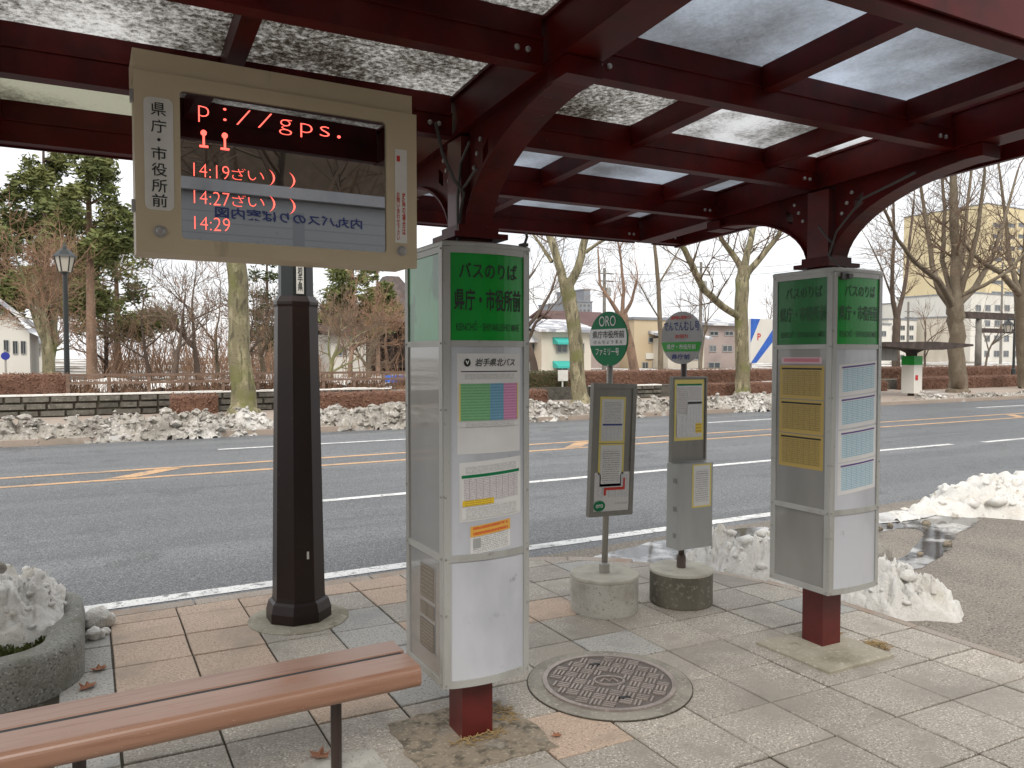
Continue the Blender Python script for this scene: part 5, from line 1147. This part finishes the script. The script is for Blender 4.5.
# ================================================================== FAR STREET FURNITURE
def lantern_lamp(px, Y, z1, label, arm=0):
    X = PX(px, Y, 370); root = empty('street_lamp', (X, Y, .45), label, 'street lamp')
    b = MB(); b.lathe((X, Y, .4), [(.13, 0), (.12, .5), (.075, .56), (.06, z1 - .95)], 10); keep(b.build('pole', ML['lampmetal']), root)
    lx = X + arm; lz = z1 - .55
    if arm: b = MB(); b.tube([(X, Y, lz + .05), (X, Y, lz + .75), (lx, Y, lz + .78), (lx, Y, lz + .60)], .045, 8); keep(b.build('arm', ML['lampmetal']), root)
    b = MB(); b.lathe((lx, Y, lz), [(.12, 0), (.16, .02), (.25, .42)], 6); gl = keep(b.build('lantern_glass', ML['lampglass']), root)
    b = MB()
    for k in range(6):
        a = pi / 3 * k; b.tube([(lx + .165 * cos(a), Y + .165 * sin(a), lz + .01), (lx + .255 * cos(a), Y + .255 * sin(a), lz + .43)], .018, 5)
    keep(b.build('lantern_bars', ML['lampmetal']), root)
    b = MB(); b.lathe((lx, Y, lz + .42), [(.30, 0), (.28, .05), (.14, .20), (.06, .24), (.05, .30), (.02, .40)], 6); keep(b.build('lantern_roof', ML['lampmetal']), root)
    b = MB(); b.lathe((lx, Y, lz - .08), [(.06, 0), (.13, .07), (.13, .085)], 6); keep(b.build('lantern_base', ML['lampmetal']), root)
lantern_lamp(67, 25.2, 4.55, 'dark street lamp with six-sided lantern by the pines')
lantern_lamp(1013.5, 25.2, 3.6, 'dark street lamp with side-hung lantern by the stone gate', -.65)

# far-side bus shelter
fs = empty('far_bus_shelter', (PX(911, 19.6), 19.6, .02), 'small dark bus shelter with green and white pillar across the road', 'bus shelter')
fx = PX(911, 19.6); za = lambda py: at(911, py, 19.6).z
b = MB(); x0, x1 = PX(862, 19.6), PX(949, 19.6); b.extr([(x0, za(343)), (x0, za(347)), (fx - .5, za(350)), (fx + .5, za(350)), (x1, za(346)), (x1, za(344)), (fx, za(342))], 'y', 18.6, 20.7); keep(b.build('roof', ML['darkwood']), fs)
b = MB(); b.extr([(fx - .75, za(349.5)), (fx - .25, za(353)), (fx - .16, za(360)), (fx + .16, za(360)), (fx + .25, za(353)), (fx + .75, za(349.5))], 'y', 19.5, 19.7); b.bb(fx - .1, fx + .1, 19.52, 19.68, .0, za(355)); keep(b.build('column', ML['darkwood']), fs)
hw = .27
b = MB(); b.bb(fx - hw, fx + hw, 19.3, 19.85, za(393), za(365)); pan = keep(b.build('pillar_panel', ML['whitewall']), fs)
b = MB(); b.bb(fx - hw - .005, fx + hw + .005, 19.295, 19.855, za(364.9), za(356)); keep(b.build('green_header', ML['green']), fs)
b = MB(); b.bb(fx - .18, fx - .02, 19.285, 19.298, za(380), za(375)); keep(b.build('red_mark', ML['signred']), fs)
b = MB(); b.bb(PX(881, 19.3), PX(897, 19.3), 19.3, 19.4, za(360.5), za(349)); keep(b.build('hanging_display', ML['boardframe']), fs)
# torii
tg = empty('stone_gate', (PX(995, 36), 36, .4), 'grey stone shrine gate with two crossbeams by the far plane tree', 'gate')
zt = lambda py, Y=36: at(995, py, Y).z
for px in (977.5, 1026): b = MB(); X = PX(px, 36); b.lathe((X, 36, .3), [(.26, 0), (.21, zt(319) - .3)], 14); keep(b.build('post', ML['stone_g'], smooth=True), tg)
b = MB(); b.bb(PX(964, 36), PX(1040, 36), 35.75, 36.25, zt(319.5), zt(313)); keep(b.build('top_beam', ML['darkwood']), tg)
b = MB(); b.bb(PX(979, 36), PX(1024.5, 36), 35.9, 36.1, zt(333), zt(328.5)); keep(b.build('lower_beam', ML['darkwood']), tg)
# utility pole with arms
up = empty('utility_pole', (PX(907, 60), 60, .4), 'distant grey utility pole with crossarms beside the white apartments', 'utility pole'); X = PX(907, 60)
b = MB(); b.lathe((X, 60, .4), [(.18, 0), (.12, at(907, 305, 60).z)], 10); keep(b.build('pole', ML['stone_g']), up)
for z in (at(907, 312, 60).z, at(907, 318, 60).z): b = MB(); b.bb(X - .9, X + .9, 59.84, 59.88, z, z + .12); keep(b.build('crossarm', ML['stone_g']), up)
# little white notice on a stake
wn = empty('white_notice', (PX(563, 24.2), 24.2, .45), 'small white notice on a stake below the cream house', 'notice'); X = PX(563, 24.2)
b = MB(); b.bb(X - .22, X + .22, 24.19, 24.21, at(563, 381, 24.2).z, at(563, 370, 24.2).z); keep(b.build('board', ML['white']), wn)
b = MB(); b.bb(X - .025, X + .025, 24.22, 24.26, .45, at(563, 372, 24.2).z); keep(b.build('stake', ML['white']), wn)
# blue sheet
bs = at(395, 382, 26.5); b = MB(); nn = 8
for i in range(nn + 1):
    for j in range(3): b.v.append((bs.x - .42 + .105 * i, 26.5 + .05 * noise.noise(Vector((i * .7, j, 1))) + .12 * j / 2, .50 + .22 * j))
for i in range(nn):
    for j in range(2): b.face((i * 3 + j, i * 3 + 3 + j, i * 3 + 4 + j, i * 3 + 1 + j))
tag(b.build('blue_tarpaulin', ML['blue']), 'blue tarpaulin strung low behind the fence next to the left pillar', 'tarpaulin')

# ================================================================== BUILDINGS
def window(root, x0, x1, z0, z1, y, material=None):
    b = MB(); f_ = min(.09, (x1 - x0) * .1)
    for a in ((x0, x0 + f_, z0, z1), (x1 - f_, x1, z0, z1), (x0 + f_, x1 - f_, z0, z0 + f_), (x0 + f_, x1 - f_, z1 - f_, z1)): b.bb(a[0], a[1], y - .06, y + .05, a[2], a[3])
    b.bb((x0 + x1) / 2 - f_ / 2, (x0 + x1) / 2 + f_ / 2, y - .05, y + .05, z0 + f_, z1 - f_)
    wnd = keep(b.build('window', ML['wframe']), root)
    b = MB(); b.bb(x0 + f_, x1 - f_, y - .025, y - .012, z0 + f_, z1 - f_); p = b.build('pane', material or ML['win']); p.parent = wnd; p.matrix_parent_inverse = wnd.matrix_basis.inverted()
    p.matrix_parent_inverse = Matrix.Identity(4)
def house(px0, px1, pyt, Y, dep, wallm, label, wins=(), name='house', cat='house', roof=None, group=None):
    X0, X1 = PX(px0, Y, 360), PX(px1, Y, 360); zt_ = at((px0 + px1) / 2, pyt, Y).z
    root = empty(name, ((X0 + X1) / 2, Y, .3), label, cat, group)
    b = MB(); b.bb(X0, X1, Y, Y + dep, .2, zt_); keep(b.build('wall', wallm), root)
    if roof is None: b = MB(); b.bb(X0 - .12, X1 + .12, Y - .12, Y + dep + .12, zt_ + .002, zt_ + .22); keep(b.build('roof', ML['greywall']), root)
    elif roof[0] == 'gable':     # ridge along X
        zr = at((px0 + px1) / 2, roof[1], Y).z; ov_ = .5; b = MB(); b.extr([(Y - ov_, zt_ - .1), (Y + dep / 2, zr), (Y + dep + ov_, zt_ - .1), (Y + dep + ov_, zt_ + .1), (Y + dep / 2, zr + .22), (Y - ov_, zt_ + .1)], 'x', X0 - ov_, X1 + ov_); keep(b.build('roof', roof[2]), root)
    elif roof[0] == 'gabley':
        zr = at((px0 + px1) / 2, roof[1], Y).z; ov_ = .5; m_ = (X0 + X1) / 2; b = MB(); b.extr([(X0 - ov_, zt_ - .15), (m_, zr), (X1 + ov_, zt_ - .15), (X1 + ov_, zt_ + .1), (m_, zr + .25), (X0 - ov_, zt_ + .1)], 'y', Y - ov_, Y + dep); keep(b.build('roof', roof[2]), root)
        b = MB(); b.extr([(X0, zt_), (X1, zt_), (m_, zr)], 'y', Y + .01, Y + .3); keep(b.build('gable', wallm), root)
    for wv in wins:
        a0, a1, b0, b1 = wv[:4]; zc0 = at((a0 + a1) / 2, b1, Y).z; zc1 = at((a0 + a1) / 2, b0, Y).z; window(root, PX(a0, Y, 360), PX(a1, Y, 360), zc0, zc1, Y)
    return root, X0, X1, zt_
h_, X0, X1, _ = house(-30, 30, 332, 42, 8, ML['whitewall'], 'pale house with snowy gable roof at the left edge', [(4, 9, 340, 352), (13, 18, 341, 354), (21, 26, 341, 354)], roof=('gabley', 303, ML['roof_g']))
house(15, 48, 342, 58, 8, ML['whitewall'], 'low pale annex beside the gabled house', [(34, 40, 348, 356)], roof=('gable', 330, ML['roof_g']))
sg = empty('round_sign', (PX(6, 40), 40, .4), 'round blue sign on a post at the left edge', 'sign'); X = PX(6, 40)
b = MB(); b.lathe((0, 0, 0), [(.17, 0), (.17, .03)], 20); b.v = [(X + p, 40 + q, at(6, 356, 40).z + r_) for p, r_, q in b.v]; keep(b.build('disc', ML['signblue']), sg); b = MB(); b.bb(X - .04, X + .04, 40.04, 40.1, .4, at(6, 350, 40).z); keep(b.build('post', ML['galv']), sg)
# temple hall
tz = lambda px, py, Y=48: at(px, py, Y)
th = empty('temple_hall', (PX(405, 48), 48, .4), 'dark timber temple hall with sweeping brown roof behind the left pillar', 'temple')
X0, X1 = PX(366, 48), PX(470, 48); ze = tz(400, 322).z; zr = tz(400, 268).z
b = MB(); b.bb(X0 + 1.6, X1 - 1.6, 49.5, 58, .4, ze); keep(b.build('wall', ML['darkwood']), th)
b = MB(); rings = []; zc = [(0, 0), (.25, .12), (.5, .3), (.75, .55), (1, 1)]
for t, hgt in zc:
    i_ = t * .46; xa, xb = X0 + (X1 - X0) * i_ * .95 - .0, X1 - (X1 - X0) * i_ * .95; ya, yb = 47.5 + 12 * i_, 59.5 - 12 * i_; z = ze + (zr - ze) * hgt
    rings.append(b.vs([(xa, ya, z), (xb, ya, z), (xb, yb, z), (xa, yb, z)]))
for a, c in zip(rings, rings[1:]):
    for k in range(4): b.face((a + k, a + (k + 1) % 4, c + (k + 1) % 4, c + k))
b.face([rings[-1] + k for k in range(4)]); b.face([rings[0] + 3 - k for k in range(4)]); keep(b.build('roof', ML['roof_d'], smooth=False), th)
for k in range(7):
    x = X0 + .9 + (X1 - X0 - 1.8) * k / 6; b = MB(); b.lathe((x, 48.3, .4), [(.16, 0), (.16, ze - .45)], 10); keep(b.build('post', ML['darkwood']), th)
b = MB(); b.bb(X0 + .5, X1 - .5, 48.0, 49.4, .9, 1.05); keep(b.build('veranda', ML['darkwood']), th)
house(331, 366, 334, 44, 6, ML['whitewall'], 'small white house between the lamp post and the temple', [(337, 347, 346, 356)], roof=('gable', 322, ML['roof_d']))
house(276, 300, 338, 58, 8, ML['cream'], 'pale house glimpsed between the plane trunk and the lamp post', [(284, 288, 346, 354)], roof=('gable', 330, ML['roof_r']))
house(500, 541, 341, 46, 8, ML['yellow'], 'yellow shop with green window just right of the left pillar', [(528, 535, 343, 352), (529, 534, 360, 371)], 'shop', 'shop', roof=('gable', 322, ML['roof_g']))
h_, X0, X1, _ = house(541.5, 591, 331, 45, 7, ML['cream'], 'cream house with two teal awnings left of the ORO sign', [(556, 567, 343, 353), (578, 584, 343, 353), (556, 568, 366, 371)], roof=('gable', 320, ML['roof_g']))
for py in (341, 364.5):
    z = at(562, py, 45).z; b = MB(); x0, x1 = PX(552.5, 45), PX(570, 45); b.extr([(44.98, z + .25), (44.98, z - .2), (44.3, z - .25), (44.3, z - .1)], 'x', x0, x1); keep(b.build('awning', ML['teal']), h_)
house(570, 626, 330, 54, 9, ML['pinkwall'], 'low house with maroon roof behind the ORO sign', [(596, 602, 338, 346), (606, 612, 338, 346)], roof=('gable', 311, ML['roof_r']))
house(577, 592, 302, 120, 14, ML['greywall'], 'distant dark grey tower block above the maroon roof', [(579 + 4 * i, 581.5 + 4 * i, 304 + 5 * j, 307 + 5 * j) for i in range(3) for j in range(5)], 'tower_block', 'building')
house(584, 590, 290, 124, 10, ML['greywall'], 'narrow rooftop stack of the distant grey tower', [], 'tower_block', 'building')
h_, X0, X1, _ = house(634, 668, 320, 52, 9, ML['tan'], 'tan flat-roofed shop building between the two round discs', [(648, 658, 337, 343), (642, 648, 362, 369), (652, 664, 362, 369)], 'shop', 'shop')
b = MB(); b.bb(PX(645, 52), PX(656, 52), 51.86, 51.97, at(650, 359, 52).z, at(650, 353, 52).z); keep(b.build('shop_sign', ML['whitewall']), h_)
house(620, 634, 330, 56, 8, ML['pinkwall'], 'narrow brownish house left of the tan shop', [(624, 630, 338, 345)])
house(668, 704, 338, 50, 8, ML['cream'], 'low cream shop behind the right round disc', [(672, 680, 350, 360), (690, 699, 348, 360)], 'shop', 'shop', roof=('gable', 328, ML['roof_g']))
house(704, 752, 325, 54, 10, ML['pinkwall'], 'greyish pink building behind the bent plane tree', [(709, 718, 331, 336), (724, 733, 331, 336), (709, 716, 345, 352), (722, 732, 345, 352), (708, 720, 362, 369)], 'shop', 'building', roof=('gable', 318, ML['roof_g']))
house(690, 716, 322, 130, 12, ML['greywall'], 'far blue-grey block above the cream shop roof', [(693 + 6 * i, 696 + 6 * i, 325, 328) for i in range(4)], 'apartment_block', 'building')
# billboard
bb_ = empty('billboard', (PX(762, 40), 40, .4), 'white billboard with a blue diagonal corner left of the right pillar', 'billboard')
x0, x1 = PX(750, 40), PX(790, 40); zz0, zz1 = at(762, 363, 40).z, at(762, 319, 40).z
b = MB(); b.bb(x0, x1, 40, 40.2, zz0, zz1); keep(b.build('board', ML['whitewall']), bb_)
b = MB(); i = b.vs([(x0, 39.995, zz1), (x0 + .42 * (x1 - x0) * .55, 39.995, zz1), (x0, 39.995, zz0 + .45 * (zz1 - zz0))]); b.face((i, i + 2, i + 1)); i = b.vs([(x0 + .05, 39.995, zz0), (x0 + .6, 39.995, zz0), (x1 * .6 + x0 * .4, 39.995, zz0 + .55 * (zz1 - zz0)), (x1 * .6 + x0 * .4, 39.995, zz0 + .85 * (zz1 - zz0))]); b.face((i, i + 1, i + 2, i + 3)); keep(b.build('blue_panel', ML['blue']), bb_)
for x in (x0 + .3, x1 - .3): b = MB(); b.bb(x - .06, x + .06, 40.21, 40.33, .4, zz1 - .2); keep(b.build('post', ML['galv']), bb_)
keep(text('lettering', 'P', flat((x0 + .85, 39.99, (zz0 + zz1) / 2 + .3), (1, 0, 0), (0, 0, 1), .35, .5), ML['signred'], None, .02), bb_)
# right: white apartments and tall tan block
def grid(px0, px1, n, py0, py1, m, w_=.5, h_=.5):
    out = []
    for i in range(n):
        for j in range(m):
            a = px0 + (px1 - px0) * (i + .25) / n; c = py0 + (py1 - py0) * (j + .25) / m; out.append((a, a + (px1 - px0) / n * w_, c, c + (py1 - py0) / m * h_))
    return out
house(836, 890, 324, 70, 12, ML['whitewall'], 'low white block behind the right pillar', grid(838, 888, 5, 328, 362, 3), 'apartment_block', 'building')
house(888, 916, 320, 85, 10, ML['whitewall'], 'pale block left of the larger white apartments', grid(889, 915, 3, 323, 362, 4), 'apartment_block', 'building')
house(916, 948, 303, 92, 14, ML['whitewall'], 'white stepped apartment block left of the broad plane tree', grid(917, 947, 4, 306, 362, 6), 'apartment_block', 'building')
house(948, 985, 318, 80, 14, ML['cream'], 'cream apartment block behind the broad plane tree', grid(949, 984, 4, 322, 362, 4), 'apartment_block', 'building')
house(970, 1060, 296, 78, 14, ML['whitewall'], 'white building with paired windows behind the stone gate', grid(972, 1058, 9, 301, 362, 4, .55, .42), 'apartment_block', 'building')
house(984, 1090, 212, 100, 20, mat('pale_yellow_wall', (.66, .56, .35), .9, [((.2, 1, 1, .3), (.60, .50, .31), .45, .7)]), 'tall tan office block at the right edge', grid(987, 1088, 8, 220, 300, 7, .75, .36), 'office_block', 'building')
# ------------------------------------------------------------------ what stands behind the viewer (seen in the display glass)
mb_ = empty('map_board', (1.1, -1.0, 0), 'large pale bus stop map board standing behind the viewer', 'map board')
b = MB(); b.bb(-.6, 2.65, -1.06, -1.0, .9, 2.84); keep(b.build('panel', ML['p_board']), mb_)
b = MB(); b.quad((-.55, -.997, .95), (2.6, -.997, .95), (2.6, -.997, 2.78), (-.55, -.997, 2.78), 0, [(1, 0), (0, 0), (0, 1), (1, 1)]); keep(b.build('route_map', ML['p_board']), mb_)
b = MB(); b.bb(-.68, 2.73, -1.12, -.93, 2.842, 2.93); keep(b.build('hood', ML['panel']), mb_)
for x in (-.64, 2.69): b = MB(); b.bb(x - .035, x + .035, -1.07, -.99, 0, 2.84); keep(b.build('post', ML['alu']), mb_)
keep(text('lettering', '内丸バスのりば案内図', flat((1.45, -.993, 2.70), (-1, 0, 0), (0, 0, 1), 1.15, .085), ML['plainblue'], None, .02), mb_)
def back_tree(x, y, hg, seed, lb):
    r = random.Random(seed); tm, cm = MB(), MB(); bs = Vector((x, y, 0)); grow(tm, cm, bs, Vector((0, 0, 1)), hg * .36, .2, 4, r, .05, .5, .12, (2, 3), .014); finish(tm, cm, bs, 'bare_tree', lb, 'tree', 'bare trees behind the viewer', ML['bark_dk'], ML['twig'])
back_tree(1.2, -7, 9, 201, 'bare tree behind the map board, left'); back_tree(3.4, -9, 10, 202, 'bare tree behind the map board, right'); back_tree(-2.5, -8, 9, 203, 'bare tree behind the viewer at the far left'); back_tree(7.5, -9, 10, 204, 'bare tree behind the viewer at the far right')
root = empty('office_building', (4, -20, 0), 'brown office building behind the viewer', 'building')
b = MB(); b.bb(-14, 24, -32, -20, -.2, 15); keep(b.build('wall', mat('brown_tile_wall', (.13, .095, .065), .8, [(2, (.17, .12, .085), .45, .65)])), root)
b = MB(); b.bb(-14.3, 24.3, -32.3, -19.7, 15.01, 15.5); keep(b.build('roof', ML['greywall']), root)
for i in range(8):
    for j in range(4):
        b = MB(); x = -12 + i * 4.5; z = 1.4 + j * 3.5; b.bb(x, x + 3.0, -20.06, -19.96, z, z + 1.9); keep(b.build('window', ML['win']), root)

# overhead wires and poles along the far street
def wire(p0, p1, sag, label):
    b = MB(); n = 14; b.tube([Vector(p0).lerp(Vector(p1), t / n) - Vector((0, 0, sag * 4 * (t / n) * (1 - t / n))) for t in range(n + 1)], .018, 4, cap=False)
    tag(b.build('overhead_wire', ML['lampmetal']), label, 'wire', 'overhead wires across the road')
def pole(px, Y, pyt, label):
    X = PX(px, Y); z = at(px, pyt, Y).z; root = empty('utility_pole', (X, Y, .3), label, 'utility pole', 'utility poles behind the far pavement')
    b = MB(); b.lathe((X, Y, .3), [(.17, 0), (.11, z - .3)], 10); keep(b.build('pole', ML['stone_g']), root)
    for dz in (.5, 1.1): b = MB(); b.bb(X - .75, X + .75, Y - .24, Y - .19, z - dz, z - dz + .09); keep(b.build('crossarm', ML['stone_g']), root)
    b = MB(); b.lathe((X + .32, Y - .1, z - 2.2), [(.2, 0), (.22, .05), (.22, .6), (.14, .68)], 12); keep(b.build('transformer', ML['boxgrey']), root)
    return Vector((X, Y - .2, z - .4))
P1 = pole(700, 48, 262, 'grey utility pole rising behind the right round disc'); P2 = pole(818, 50, 255, 'grey utility pole hidden behind the right pillar'); P3 = pole(604, 50, 268, 'grey utility pole above the maroon roof'); P4 = pole(1000, 56, 262, 'grey utility pole in front of the tall tan block')
k = 0
for a, c, nm in ((P3, P1, 'between the maroon roof and the right round disc'), (P1, P2, 'behind the bent plane tree'), (P2, P4, 'behind the broad plane tree')):
    for dz, nn in ((0, 'upper'), (-.6, 'lower')): wire(a + Vector((0, 0, dz)), c + Vector((0, 0, dz)), .35, nn + ' overhead wire ' + nm)
